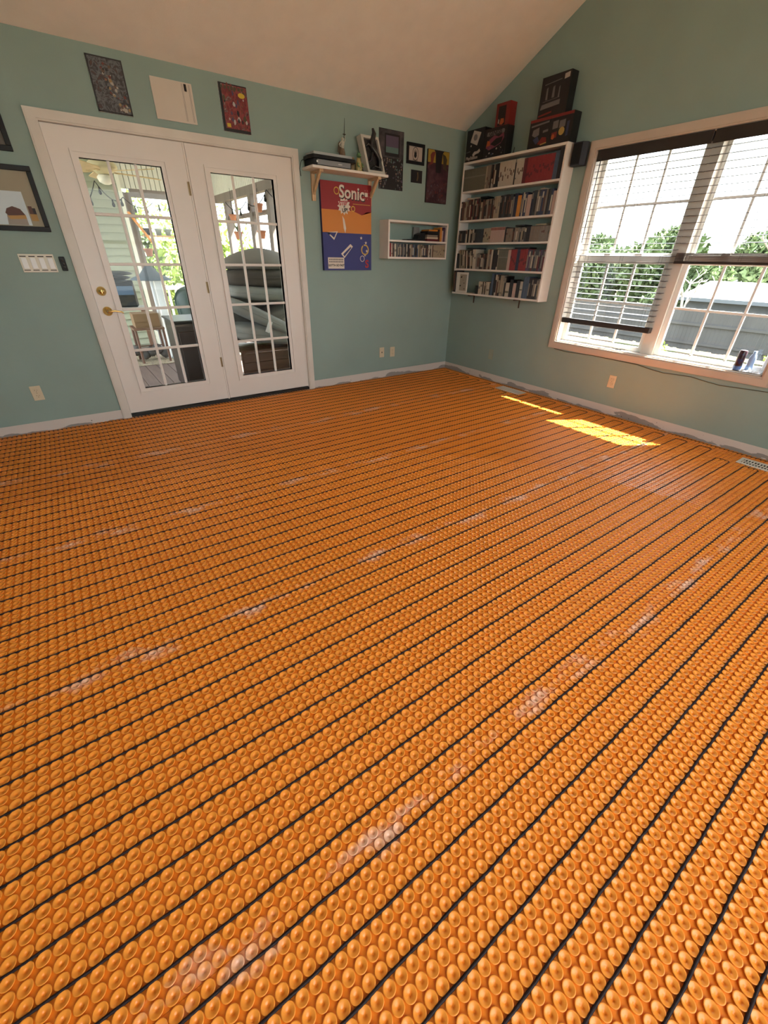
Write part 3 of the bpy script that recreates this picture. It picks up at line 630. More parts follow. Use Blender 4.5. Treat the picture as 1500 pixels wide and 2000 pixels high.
cushion((-2.32, .80, .70), (.40, .26, .075), (0, 26, 0), mcu[1], 'grey cushion sloping down to the right in the middle of the pile', seed=4, tagp=True)
cushion((-1.98, .90, .76), (.34, .26, .075), (0, -24, 0), mcu[0], 'taupe cushion tilted up to the right in the middle of the pile', seed=7, tagp=True)
cushion((-2.22, 1.12, .66), (.40, .055, .28), (0, 0, 0), mcu[0], 'taupe cushion standing upright at the back of the pile', seed=9)
cushion((-2.16, .90, .93), (.44, .28, .075), (0, 4, 0), mcu[1], 'flat light grey cushion under the dark brown one', seed=6)
cushion((-2.15, .92, 1.09), (.45, .29, .11), (0, 0, 0), mcu[2], 'dark brown-grey cushion just below the rounded one on top', seed=5, pw=.75)
t = thing('domed_cushion', 'large rounded taupe cushion crowning the pile behind the right door', 'cushion', (-2.15, .95, 1.18), 'grey cushions piled behind the right door')
f = MB(); pr = [(0, -.02), (.40, -.02), (.47, 0), (.48, .02), (.44, .06), (.35, .105), (.24, .145), (.13, .172), (.05, .184), (0, .186)]
f.lathe(pr, (-2.15, .95, 1.19), 40); f.v = [(v[0], (v[1] - .95) * .62 + .95, v[2]) for v in f.v]; f.build('cover', mcu[0], t)
g = MB(); g.tube([(-2.15 + .482 * math.cos(a), .95 + .30 * math.sin(a), 1.205) for a in [i * math.pi / 24 for i in range(49)]], .006, 6); g.build('piping', mcu[2], t)

# ------------------------------------------------------------------ wall fixtures
def outlet(x, y, z, wall, label, style='duplex', m=None, w_=.070, h=.115):
    t = thing('wall_outlet' if style == 'duplex' else 'wall_plate', label, 'outlet' if style == 'duplex' else 'wall plate', (x, y, z)); f = MB(); g = MB(); m = m or m_ivory
    T = (TB if wall == 'b' else TR)(x, y, z); f.T = T; g.T = T
    f.bbox(-w_ / 2, w_ / 2, -h / 2, h / 2, .0005, .006, .002); f.build('plate', m, t)
    if style == 'duplex':
        r_ = MB(); r_.T = T
        for s in (-.021, .021): r_.bbox(-.017, .017, s - .014, s + .014, .006, .0085, .003)
        r_.build('receptacle', m, t)
        for s in (-.021, .021): g.box(-.008, -.006, s - .001, s + .008, .0085, .0088); g.box(.006, .008, s - .001, s + .007, .0085, .0088); g.box(-.002, .002, s - .010, s - .006, .0085, .0088)
        g.box(-.002, .002, -.002, .002, .006, .0072); g.build('slots', m_slot, t)
    elif style == 'jack': g.box(-.006, .006, -.008, .008, .006, .0072); g.build('jack', m_slot, t)
    else: g.box(-.0015, .0015, .035, .038, .006, .0068); g.box(-.0015, .0015, -.038, -.035, .006, .0068); g.build('screws', m, t)
outlet(-4.541, 0, .317, 'b', 'ivory duplex outlet low on the wall left of the white doors', w_=.072)
outlet(-1.090, 0, .307, 'b', 'ivory wall plate with a small jack, left of the pair low on the back wall', 'jack')
outlet(-.928, 0, .300, 'b', 'ivory duplex outlet, right of the pair low on the back wall')
outlet(0, -.802, .310, 'r', 'blank wall plate painted over in wall green near the corner', 'blank', mat('painted_plate', (0.34, 0.36, 0.27), .6))
outlet(0, -2.360, .314, 'r', 'ivory duplex outlet below the big window')
t = thing('light_switch_panel', 'wide ivory four-gang light switch plate left of the doors', 'light switch', (-4.214, 0, 1.23)); f = MB(); f.bbox(-4.320, -4.108, -.006, -.0005, 1.172, 1.289, .002); f.build('plate', mat('switch_ivory', (.66, .60, .48), .4), t)
for i in range(4):
    xx = -4.293 + i * .0527; f = MB(); f.bbox(xx - .016, xx + .016, -.0105, -.006, 1.196, 1.264, .002); f.build('rocker', m_white, t)
f = MB()
for i in range(4): xx = -4.293 + i * .0527; f.box(xx - .019, xx + .019, -.0066, -.006, 1.271, 1.277); f.box(xx - .019, xx + .019, -.0066, -.006, 1.184, 1.189)
f.build('dark_gap', m_slot, t)
t = thing('wall_remote', 'small black remote control mounted between the switch plate and the doors', 'remote', (-4.061, 0, 1.228)); f = MB(); f.bbox(-4.080, -4.042, -.014, -.0005, 1.182, 1.275, .004); f.build('body', m_black, t)
for i in range(3): f = MB(); f.lathe([(0, -.016), (.007, -.0155), (.008, -.014)], (-4.061, 0, 1.25 - i * .022), 12, 'y'); f.build('button', mat('button_grey', (.05, .05, .05), .4), t)

# framed pictures on the left
def frame(x0, x1, z0, z1, bw, label, cat, m, mats_inner, draw, name='picture_frame', depth=.018, group=None):
    t = thing(name, label, cat, ((x0 + x1) / 2, 0, z0), group); f = MB(); d = -depth
    f.bbox(x0, x1, d, -.001, z1 - bw, z1, .002); f.bbox(x0, x1, d, -.001, z0, z0 + bw, .002); f.bbox(x0, x0 + bw, d, -.001, z0 + bw, z1 - bw, .002); f.bbox(x1 - bw, x1, d, -.001, z0 + bw, z1 - bw, .002)
    f.build('frame', m, t); g = MB(); g.box(x0 + bw, x1 - bw, -.006, -.001, z0 + bw, z1 - bw, 0); draw(g); g.build('picture', mats_inner, t); return t
def dr(g):
    g.box(-4.66, -4.165, -.0066, -.006, 1.462, 1.655, 1)
    g.prism([(-4.30, 1.463), (-4.29, 1.52), (-4.262, 1.56), (-4.225, 1.565), (-4.19, 1.53), (-4.185, 1.50), (-4.185, 1.463)], 'y', -.0072, -.0066, 3)
    g.prism([(-4.295, 1.53), (-4.28, 1.556), (-4.245, 1.570), (-4.205, 1.556), (-4.185, 1.52), (-4.24, 1.515), (-4.28, 1.512)], 'y', -.0078, -.0072, 2)
    g.prism([(-4.29, 1.515), (-4.24, 1.518), (-4.185, 1.522), (-4.185, 1.500), (-4.28, 1.495)], 'y', -.0079, -.0073, 4)
    g.box(-4.158, -4.135, -.0066, -.006, 1.53, 1.575, 2); g.box(-4.158, -4.118, -.0066, -.006, 1.49, 1.53, 4); g.box(-4.135, -4.118, -.0066, -.006, 1.53, 1.565, 5)
frame(-4.70, -4.067, 1.427, 1.800, .030, 'black-framed picture with a tan mat, lower of two at the left edge', 'picture', m_black,
      [hx('mat_tan', 150, 140, 118), hx('photo_sky', 196, 208, 214), hx('photo_brown', 84, 52, 42), hx('photo_grey', 150, 140, 130), hx('photo_ochre', 168, 128, 70), hx('photo_black', 40, 34, 36)], dr)
def dr(g): g.box(-4.60, -4.2, -.0066, -.006, 1.94, 2.2, 1)
frame(-4.70, -4.125, 1.870, 2.235, .030, 'black-framed dark picture cut off at the left edge, upper of two', 'picture', m_black, [hx('mat_grey', 92, 84, 74), hx('mat_grey2', 60, 56, 52)], dr)

# collage art
def poster(x0, x1, z0, z1, depth, name, label, cat, mats_, draw, group=None, edge=None):
    t = thing(name, label, cat, ((x0 + x1) / 2, 0, z0), group); f = MB(); f.box(x0, x1, -depth, -.001, z0, z1); f.build('board', edge or mats_[0], t)
    g = MB(); g.box(x0 + .0005, x1 - .0005, -depth - .0006, -depth, z0 + .0005, z1 - .0005, 0); draw(g, -depth - .0006); g.build('print', mats_, t); return t
def rpoly(cx, cz, r_, n, rd, sq=1.0): return [(cx + r_ * rd.uniform(.6, 1.15) * math.cos(2 * math.pi * i / n), cz + sq * r_ * rd.uniform(.6, 1.15) * math.sin(2 * math.pi * i / n)) for i in range(n)]
colA = ramp_mat('art_storm', [(.30, (26, 20, 22)), (.43, (52, 46, 48)), (.53, (104, 106, 108)), (.60, (48, 40, 42)), (.70, (84, 50, 42))], 'NOISE', 24, dist=1.6)
def d(g, y):
    rd = random.Random(4); g.box(-3.545, -3.338, y - .0002, y, 2.155, 2.43, 1)
    for i in range(60):
        u = rd.random(); cx = -3.46 + .085 * u + rd.gauss(0, .020); cz = 2.38 - .20 * u + rd.gauss(0, .02)
        g.prism(rpoly(cx, cz, rd.uniform(.003, .012), 6, rd), 'y', y - .0004 - i * .00001, y - .0003, rd.choice([2, 2, 3, 3, 0, 4, 5]))
    g.box(-3.385, -3.362, y - .0010, y - .0006, 2.165, 2.185, 5)
    for (a, b, c_, e_) in ((-3.55, -3.333, 2.428, 2.4355), (-3.55, -3.333, 2.150, 2.1585), (-3.55, -3.541, 2.15, 2.4355), (-3.342, -3.333, 2.15, 2.4355)): g.box(a, b, y - .0012, y - .0008, c_, e_, 0)
poster(-3.55, -3.333, 2.150, 2.4355, .012, 'dark_poster', 'dark narrow stormy poster, leftmost of the three above the doors', 'poster',
       [hx('art_black', 22, 18, 20), colA, hx('art_dkred', 110, 46, 38), hx('art_brown', 96, 72, 56), hx('art_gold', 150, 122, 82), hx('art_cream', 170, 160, 148)], d, 'art boards above the doors', m_white)
def d(g, y):
    yy = y - .0005
    for xx in (-2.955, -2.948, -2.905, -2.898): g.box(xx, xx + .0018, yy, y, 2.175, 2.385, 1)
    g.bbox(-2.938, -2.920, y - .004, y, 2.345, 2.385, .002, 2)
poster(-3.168, -2.880, 2.164, 2.393, .010, 'white_art_board', 'white drawing board with thin grey side lines, middle one above the doors', 'poster', [hx('board_white', 205, 192, 178), hx('line_grey', 110, 104, 98), m_black], d, 'art boards above the doors', m_white)
colB = ramp_mat('art_reds', [(.3, (50, 22, 24)), (.43, (116, 36, 40)), (.54, (140, 54, 52)), (.62, (84, 50, 46)), (.72, (150, 136, 126))], 'NOISE', 22, dist=1.6)
def d(g, y):
    rd = random.Random(11); g.box(-2.655, -2.455, y - .0002, y, 2.175, 2.435, 1)
    for i in range(70): g.prism(rpoly(rd.uniform(-2.645, -2.465), rd.uniform(2.19, 2.43), rd.uniform(.004, .014), 6, rd, 1.6), 'y', y - .0004 - i * .00001, y - .0003, rd.choice([2, 2, 3, 4, 4, 5, 7, 0]))
    g.prism([(-2.50 + .028 * math.cos(a), 2.385 + .016 * math.sin(a)) for a in [i * .5236 for i in range(12)]], 'y', y - .0012, y - .0008, 6); g.box(-2.645, -2.615, y - .0012, y - .0008, 2.185, 2.208, 6)
    g.box(-2.675, -2.455, y - .0010, y - .0002, 2.157, 2.177, 0)
    for i in range(7): g.box(-2.66 + i * .027, -2.643 + i * .027, y - .0010, y - .0003, 2.412 - .003 * (i % 2), 2.428, 7)
poster(-2.676, -2.452, 2.157, 2.443, .012, 'red_poster', 'busy red and white cover poster, rightmost of the three above the doors', 'poster',
       [hx('art_black', 22, 18, 20), colB, hx('art_wine', 110, 30, 36), hx('art_violet', 70, 56, 80), hx('art_dkred', 110, 46, 38), hx('art_palegrey', 176, 168, 160), hx('art_yellow', 200, 170, 50), hx('art_olive', 70, 62, 40)], d, 'art boards above the doors', m_white)

# big canvas: title lettering, rings, star burst; the cartoon figures are left out
t = thing('comic_canvas', 'tall red, orange and blue canvas titled Sonic hanging under the shelf', 'canvas', (-1.555, 0, 1.186))
cr, co_, cb, cdb = hx('canvas_red', 140, 28, 32, .55), hx('canvas_orange', 200, 122, 42, .55), hx('canvas_blue', 44, 48, 112, .55), hx('canvas_navy', 28, 32, 84, .55)
cwh, cye, cbk, crd = hx('canvas_cream', 214, 200, 184, .55), hx('canvas_yellow', 205, 165, 60, .55), hx('canvas_black', 24, 20, 22, .55), hx('canvas_brightred', 165, 30, 34, .55)
X0, X1, Z0, Z1 = -1.845, -1.268, 1.186, 1.918; WX = X1 - X0; HZ = Z1 - Z0; yc = -.036
U = lambda u, v: (X0 + u * WX, Z0 + v * HZ)
MB().box(X0, X1, yc, -.001, Z0, Z1).build('stretched_canvas', cdb, t)
g = MB(); g.box(X0, X1, yc - .0006, yc, Z0, Z0 + .445 * HZ, 2); g.box(X0, X1, yc - .0006, yc, Z0 + .445 * HZ, Z0 + .70 * HZ, 1); g.box(X0, X1, yc - .0006, yc, Z0 + .70 * HZ, Z1, 0)
def poly(uv, mi, k): g.prism([U(*q) for q in uv], 'y', yc - .0006 - .0003 * k, yc - .0004, mi)
poly([(0, .70), (0, .74), (.12, .71), (.2, .74), (.3, .70)], 0, 1); poly([(.62, .70), (.8, .66), (1, .74), (1, .70)], 0, 1)
poly([(.08, .445), (.30, .46), (.22, .36)], 4, 1); poly([(.12, .437), (.27, .448), (.22, .385)], 2, 2)
poly([(.0, .445), (.25, .445), (.05, .40), (.0, .42)], 2, 1)
poly([(.40, .64), (.44, .60), (.47, .5), (.45, .445), (.42, .5)], 4, 2); poly([(.35, .20), (.55, .32), (.60, .29), (.42, .15)], 4, 2); poly([(.39, .195), (.55, .285), (.57, .275), (.42, .17)], 2, 3)
for (u, v) in ((.88, .34), (.90, .24), (.86, .19), (.78, .395)):
    poly([(u + (.03 if i % 2 == 0 else .012) * math.cos(i * math.pi / 5 + .3), v + (.022 if i % 2 == 0 else .009) * math.sin(i * math.pi / 5 + .3)) for i in range(10)], 4, 2)
def ringp(u, v, ro, ri, mi, k=2, a0=0, a1=6.2832):
    n = 28
    for i in range(n):
        a = a0 + (a1 - a0) * i / n; b = a0 + (a1 - a0) * (i + 1) / n
        poly([(u + ri / WX * math.cos(a), v + ri / HZ * math.sin(a)), (u + ro / WX * math.cos(a), v + ro / HZ * math.sin(a)), (u + ro / WX * math.cos(b), v + ro / HZ * math.sin(b)), (u + ri / WX * math.cos(b), v + ri / HZ * math.sin(b))], mi, k)
ringp(.30, .905, .030, .023, 5); ringp(.62, .725, .024, .016, 5); ringp(.86, .255, .048, .036, 5, 2, 2.2, 8.2); ringp(.80, .145, .028, .023, 4)
for i in range(12):
    a_, b_, c_ = (i - .5) * math.pi / 6, i * math.pi / 6, (i + .5) * math.pi / 6
    poly([(.44 + .098 * math.cos(a_), .745 + .072 * math.sin(a_)), (.44 + .132 * math.cos(b_), .745 + .098 * math.sin(b_)), (.44 + .098 * math.cos(c_), .745 + .072 * math.sin(c_)), (.44, .745)], 4, 3)
poly([(.865, .87), (.925, .87), (.925, .915), (.865, .915)], 4, 2)
for i in range(8): a = i * math.pi / 4 + .4; poly([(.895 + .055 * math.cos(a), .892 + .042 * math.sin(a)), (.895 + .068 * math.cos(a + .05), .892 + .052 * math.sin(a + .05)), (.895 + .068 * math.cos(a - .05), .892 + .052 * math.sin(a - .05))], 4, 2)
poly([(.08, .02), (.41, .02), (.41, .155), (.08, .155)], 4, 2)
for i in range(2):
    for k in range(9): poly([(.10 + k * .033, .122 - i * .028), (.125 + k * .033, .122 - i * .028), (.125 + k * .033, .14 - i * .028), (.10 + k * .033, .14 - i * .028)], 6, 3)
for k in range(12): poly([(.62 + k * .03, .775), (.64 + k * .03, .775), (.64 + k * .03, .782), (.62 + k * .03, .782)], 5, 2)
g.build('print', [cr, co_, cb, cdb, cwh, cye, hx('canvas_grey', 120, 112, 108), crd], t)
q = U(.600, .890)
def lettering(nm, items):
    g = MB()
    for (st, size, T_, mi, bold, sq) in items: text_into(g, st, size, T_, mi, bold, sq)
    g.build(nm, [cwh, cbk, crd], t)
lettering('title_lettering', [('Sonic', .140, TB(q[0] + .005, yc - .0016, q[1] - .006, -2), 1, .0055, .98), ('Sonic', .140, TB(q[0], yc - .0028, q[1], -2), 0, .0030, .98)])
for st, sz, uv, rot_, mi in (('STEP', .046, (.425, .776), 6, 2), ('IT', .020, (.445, .738), 0, 1), ('UP!', .044, (.455, .700), 6, 1)):
    q = U(*uv); lettering('burst_lettering', [(st, sz, TB(q[0], yc - .0030, q[1], rot_), mi, .0015, 1.0)])
q = U(.245, .060); lettering('slogan_lettering', [("GOTTA GO FAST", .027, TB(q[0], yc - .0024, q[1]), 1, .001, .9)])
q = U(.90, .075); lettering('initial_lettering', [('S', .10, TB(q[0], yc - .0024, q[1]), 2, .003, 1.0)])


# corner posters
colC = ramp_mat('art_crowd', [(.25, (24, 20, 22)), (.45, (60, 48, 46)), (.6, (108, 92, 84)), (.75, (30, 26, 34))], 'VORONOI', 46)
colD = ramp_mat('art_mist', [(.35, (30, 27, 32)), (.5, (58, 52, 56)), (.65, (80, 70, 70))], 'NOISE', 12)
def d(g, y):
    g.box(-1.152, -.850, y - .0002, y, 2.16, 2.372, 2); g.box(-1.085, -.90, y - .0006, y, 2.175, 2.345, 0); g.box(-1.07, -.915, y - .0009, y, 2.20, 2.33, 4); g.box(-1.07, -.915, y - .0012, y, 2.20, 2.245, 5)
    rd = random.Random(8)
    for i in range(190):
        cx, cz = rd.uniform(-1.146, -.856), rd.uniform(1.915, 2.155)
        if math.hypot(cx + 1.0, (cz - 2.05)) < .045 or math.hypot(cx + 1.0, (cz - 1.95) * 1.0) < .06: continue
        g.prism(rpoly(cx, cz, rd.uniform(.004, .011), 6, rd), 'y', y - .0004 - i * .000004, y - .0003, rd.choice([3, 3, 5, 6, 6, 0, 4]))
poster(-1.155, -.848, 1.908, 2.376, .003, 'crowd_poster', 'tall dark paper poster with a lit window scene and crowd, behind the shelf end', 'poster',
       [hx('art_black', 0, 0, 0), colC, colD, hx('art_skin', 132, 104, 90), hx('art_plum', 84, 70, 88), hx('art_teal', 88, 112, 106), hx('art_greyer', 92, 86, 88)], d)
def d(g):
    g.box(-.785, -.605, -.0066, -.006, 2.165, 2.285, 1)
    cx, cz = -.695, 2.226
    for i in range(26):
        a, b = i * .2417, (i + 1) * .2417
        g.prism([(cx + .036 * math.cos(a), cz + .050 * math.sin(a)), (cx + .040 * math.cos(a), cz + .055 * math.sin(a)), (cx + .040 * math.cos(b), cz + .055 * math.sin(b)), (cx + .036 * math.cos(b), cz + .050 * math.sin(b))], 'y', -.0074, -.0064, 2)
    g.prism([(cx + .018 * math.cos(i * .6), cz - .012 + .02 * math.sin(i * .6)) for i in range(10)], 'y', -.0076, -.0064, 2)
    for i in range(9): a = .35 * i + .2; g.prism([(cx + .01 * math.cos(a) - .003, cz), (cx + .01 * math.cos(a) + .003, cz), (cx + .030 * math.cos(a), cz + .045 * math.sin(a))], 'y', -.0075, -.0064, 2)
    for i in range(5): g.box(cx - .03 + i * .014, cx - .026 + i * .014, -.0074, -.0064, 2.168, 2.183, 2)
frame(-.813, -.577, 2.141, 2.310, .027, 'square black frame holding a round ink emblem on white', 'picture', m_black, [hx('print_white', 170, 156, 146), hx('print_white', 0, 0, 0), m_black], d, 'emblem_frame')
def d(g, y):
    g.prism([(-.665, 2.01), (-.655, 2.05), (-.662, 2.08), (-.645, 2.085), (-.640, 2.04), (-.65, 2.008)], 'y', y - .0005, y, 1)
poster(-.740, -.589, 1.992, 2.098, .004, 'small_black_photo', 'small nearly black photo with a faint gold streak under the emblem frame', 'picture', [hx('art_black', 0, 0, 0), hx('art_gold2', 96, 74, 46)], d)
colE = ramp_mat('art_maroon', [(.3, (34, 20, 26)), (.5, (66, 36, 44)), (.65, (84, 56, 58)), (.8, (60, 60, 70))], 'NOISE', 16, dist=.6)
def d(g, y):
    g.box(-.532, -.234, y - .0003, y, 1.838, 2.18, 1); g.box(-.532, -.234, y - .0003, y, 2.18, 2.284, 2)
    g.prism([(-.45, 2.284), (-.31, 2.284), (-.33, 2.262), (-.345, 2.10), (-.415, 2.10), (-.43, 2.262)], 'y', y - .0007, y, 0)
    g.prism([(-.43, 2.27), (-.475, 2.265), (-.50, 2.24), (-.49, 2.19), (-.52, 2.15), (-.46, 2.17), (-.45, 2.22)], 'y', y - .0009, y, 3); g.prism([(-.33, 2.265), (-.285, 2.25), (-.26, 2.22), (-.275, 2.15), (-.24, 2.12), (-.31, 2.14), (-.315, 2.2)], 'y', y - .0009, y, 4)
    rd = random.Random(3)
    for i in range(60): g.prism(rpoly(rd.uniform(-.515, -.25), rd.uniform(1.86, 2.02), rd.uniform(.003, .010), 6, rd, 1.6), 'y', y - .0006 - i * .00001, y, rd.choice([3, 5, 1, 1]))
poster(-.535, -.231, 1.834, 2.287, .018, 'yellow_top_poster', 'tall maroon canvas with a yellow top and black pillar shape near the corner', 'canvas',
       [hx('art_black', 0, 0, 0), colE, hx('art_mustard', 150, 122, 40), hx('art_dkred', 0, 0, 0), hx('art_olive', 70, 62, 40), hx('art_greyer', 92, 86, 88)], d)

# ------------------------------------------------------------------ bracket shelf and what stands on it
t = thing('wall_shelf', 'white wall shelf on two pine brackets above the canvas', 'shelf', (-1.6, -.1, 1.975))
MB().bbox(-2.005, -1.185, -.215, -.001, 1.972, 1.992, .002).build('board', m_shelf, t)
for xx in (-1.905, -1.27):
    f = MB(); f.box(xx - .018, xx + .018, -.020, -.001, 1.755, 1.972); f.box(xx - .018, xx + .018, -.19, -.020, 1.954, 1.972)
    f.add([(xx - .012, -.020, 1.80), (xx + .012, -.020, 1.80), (xx + .012, -.020, 1.84), (xx - .012, -.020, 1.84), (xx - .012, -.165, 1.954), (xx + .012, -.165, 1.954), (xx + .012, -.125, 1.954), (xx - .012, -.125, 1.954)], [(0, 1, 2, 3), (4, 7, 6, 5), (0, 4, 5, 1), (1, 5, 6, 2), (2, 6, 7, 3), (3, 7, 4, 0)])
    f.build('bracket', m_pine, t)
t = thing('disc_player', 'silver fronted disc player at the left end of the bracket shelf', 'player', (-1.8, -.11, 1.992)); msil = mat('silver_plastic', (.25, .25, .26), .35, metal=.3)
MB().bbox(-1.985, -1.60, -.205, -.02, 1.993, 2.040, .003).build('body', m_black, t); MB().bbox(-1.95, -1.61, -.209, -.205, 1.998, 2.036, .0015).build('front_panel', msil, t)
f = MB(); f.box(-1.96, -1.945, -.2098, -.209, 2.012, 2.026); f.box(-1.74, -1.70, -.2098, -.209, 2.014, 2.018); f.build('mark', m_white, t)
t = thing('black_console', 'flat black console with a pale grey top lying on the silver player', 'console', (-1.8, -.11, 2.04)); f = MB()
f.prism([(-2.01, -.13), (-1.99, -.218), (-1.57, -.218), (-1.545, -.19), (-1.545, -.015), (-1.99, -.015)], 'z', 2.0405, 2.066); f.build('body', m_black, t)
MB().bbox(-1.975, -1.58, -.19, -.03, 2.066, 2.090, .003).build('lid', mat('console_lid', (.42, .42, .41), .5), t)
f = MB(); f.tube([(-2.004, -.06, 2.05), (-2.03, -.05, 2.03), (-2.035, -.02, 1.98), (-2.02, -.004, 1.93)], .003, 6); f.build('cable', m_blackm, t)
# figurine with raised sword
t = thing('sword_figurine', 'small brown and white figurine raising a thin black sword', 'figurine', (-1.635, -.11, 2.079)); mfb = mat('figurine_brown', (.16, .10, .06), .6, var=.3, vscale=60)
x, y = -1.635, -.11
f = MB(); f.lathe([(0, 2.08), (.034, 2.08), (.032, 2.092), (.022, 2.10), (0, 2.10)], (x, y, 0), 16); f.build('base', m_blackm, t)
f = MB(); f.tube([(x - .016, y, 2.098), (x - .014, y - .004, 2.125), (x - .006, y, 2.15)], [.008, .009, .011], 8); f.tube([(x + .016, y, 2.098), (x + .016, y + .004, 2.125), (x + .006, y, 2.15)], [.008, .009, .011], 8)
f.tube([(x, y, 2.145), (x, y, 2.165), (x + .002, y, 2.19), (x + .003, y, 2.205)], [.015, .017, .019, .009], 10); f.tube([(x - .016, y, 2.192), (x - .034, y - .006, 2.175), (x - .03, y - .02, 2.158)], [.007, .006, .005], 8); f.tube([(x + .018, y, 2.194), (x + .030, y, 2.212), (x + .022, y - .004, 2.238)], [.007, .006, .005], 8)
f.blob((x + .003, y, 2.216), (.011, .011, .013), 12, 8); f.build('body', mat('figurine_white', (.42, .38, .30), .6, var=.3, vscale=50), t)
f = MB(); f.lathe([(.030, 2.10), (.026, 2.13), (.018, 2.155), (.017, 2.16)], (x, y + .004, 0), 14); f.prism([(x - .03, 2.19), (x - .012, 2.205), (x - .008, 2.17), (x - .02, 2.11), (x - .04, 2.13)], 'y', y + .016, y + .020); f.build('cloak', mfb, t)
f = MB(); f.tube([(x + .020, y - .004, 2.225), (x + .028, y - .004, 2.36)], [.004, .0012], 6); f.bbox(x + .008, x + .036, y - .008, y, 2.247, 2.253, .001); f.build('sword', m_black, t)
# carved block
t = thing('carved_box', 'small brown carved wooden box beside the figurine', 'box', (-1.56, -.09, 1.992)); f = MB(); f.bbox(-1.575, -1.51, -.12, -.06, 1.9925, 2.10, .006); f.build('block', mat('carved_wood', (.20, .13, .06), .6, var=.4, vscale=40), t)
f = MB(); f.lathe([(0, -.126), (.010, -.125), (.011, -.120)], (-1.558, 0, 2.075), 12, 'y'); f.lathe([(0, -.126), (.010, -.125), (.011, -.120)], (-1.528, 0, 2.075), 12, 'y'); f.build('eye', mat('eye_tan', (.45, .33, .15), .5), t)
t = thing('dragon_bottle', 'green and gold dragon-like bottle figurine on the shelf', 'figurine', (-1.465, -.12, 1.992)); f = MB()
f.lathe([(0, 1.9925), (.030, 1.9925), (.034, 2.02), (.030, 2.05), (.020, 2.08), (.017, 2.10), (0, 2.10)], (-1.465, -.12, 0), 16); f.build('body', mat('gold_scales', (.42, .34, .14), .45, var=.5, vscale=70), t)
f = MB(); f.blob((-1.465, -.125, 2.118), (.020, .022, .020), 14, 10, .05); f.blob((-1.465, -.145, 2.112), (.011, .014, .009), 10, 8); f.add([(-1.48, -.12, 2.132), (-1.472, -.12, 2.136), (-1.482, -.118, 2.156)], [(0, 1, 2)]); f.tube([(-1.475, -.12, 2.13), (-1.482, -.118, 2.155)], [.004, .001], 6); f.tube([(-1.455, -.12, 2.13), (-1.448, -.118, 2.155)], [.004, .001], 6); f.build('head', mat('jade', (.13, .24, .10), .5, var=.3, vscale=50), t)
f = MB(); f.tube([(-1.487, -.14, 2.06), (-1.495, -.155, 2.04), (-1.48, -.16, 2.03)], .006, 8); f.tube([(-1.443, -.14, 2.06), (-1.435, -.155, 2.04), (-1.45, -.16, 2.03)], .006, 8); f.build('arm', mat('jade', (0, 0, 0)), t)
# tilted white shadow box with dark relief
t = thing('relief_plaque', 'tilted deep white box frame with a dark swirling relief on the shelf', 'plaque', (-1.30, -.10, 1.992))
T = Matrix.Translation((-1.395, -.12, 1.996)) @ Matrix.Rotation(R(-9), 4, 'Y') @ Matrix.Rotation(R(-7), 4, 'X')
T = Matrix.Translation((-1.385, -.15, 1.9935)) @ Matrix.Rotation(R(-8), 4, 'X')
def Tk(): return T @ Matrix.Shear('XY', 4, (0, 0))
Sx = Matrix(((1, 0, -.22, 0), (0, 1, 0, 0), (0, 0, 1, 0), (0, 0, 0, 1)))
f = MB(); f.T = T @ Sx; f.box(0, .20, -.015, .06, 0, .024); f.box(0, .20, -.015, .06, .260, .280); f.box(0, .024, -.015, .06, .024, .260); f.box(.182, .20, -.015, .06, .024, .260); f.build('frame', mat('plaque_white', (.52, .48, .42), .6), t)
f = MB(); f.T = T @ Sx; f.box(.024, .182, .010, .045, .024, .260); f.build('backing', ramp_mat('relief_dark', [(.35, (26, 24, 24)), (.5, (58, 54, 52)), (.65, (34, 32, 32))], 'NOISE', 18, dist=2.0, rough=.35), t)
f = MB(); f.T = T @ Sx; f.tube([(.15, -.005, .05), (.165, -.02, .11), (.13, -.02, .16), (.10, -.01, .20), (.125, -.015, .25), (.155, -.02, .30), (.15, -.02, .335)], [.012, .018, .022, .020, .022, .020, .010], 12)
f.tube([(.03, 0, .08), (.07, -.01, .10), (.10, -.012, .16)], [.006, .010, .012], 8); f.tube([(.04, 0, .2), (.07, -.01, .22), (.10, -.012, .2)], [.006, .010, .012], 8); f.tube([(.06, 0, .04), (.10, -.01, .06), (.15, -.005, .05)], [.006, .010, .010], 8)
f.build('relief', mat('relief_black', (.018, .016, .016), .35), t)

# ------------------------------------------------------------------ media cases: shared builder
_case = {}
def case_mesh(th, h, d, mt, band, bandm):
    key = (round(th, 4), round(h, 4), round(d, 4), mt.name, band, bandm.name if bandm else '')
    if key in _case: return _case[key]
    f = MB(); f.bbox(-th / 2, th / 2, 0, d, 0, h, min(.0012, th / 5), 0)
    if bandm: f.box(-th / 2 + .0008, th / 2 - .0008, -.0004, 0, h * band[0], h * band[1], 1)
    o = f.build('case', [mt, bandm or mt]); me = o.data; bpy.data.objects.remove(o); _case[key] = me; return me
def put_case(me, loc, rz, lean, name, label, cat, group):
    o = bpy.data.objects.new(name, me); col.objects.link(o); o.rotation_euler = (0, lean, rz); o.location = loc; tag(o, label, cat, group); return o
C = lambda r_, g_, b_: hx('spine_%d_%d_%d' % (r_, g_, b_), r_, g_, b_, .45)
DKB, DK2, SLT, NAV, BLU, LBL, WHT, CRM, RED, DRD, GRY, OLV, ORG, PUR, TAU, PNK, BRN, RED2 = C(34, 27, 26), C(24, 22, 24), C(48, 52, 56), C(30, 36, 58), C(38, 46, 72), C(66, 82, 100), C(178, 166, 148), C(150, 136, 114), C(132, 34, 36), C(88, 26, 30), C(120, 112, 102), C(96, 92, 76), C(190, 124, 50), C(74, 56, 78), C(120, 106, 92), C(176, 150, 138), C(86, 56, 44), C(128, 74, 66)
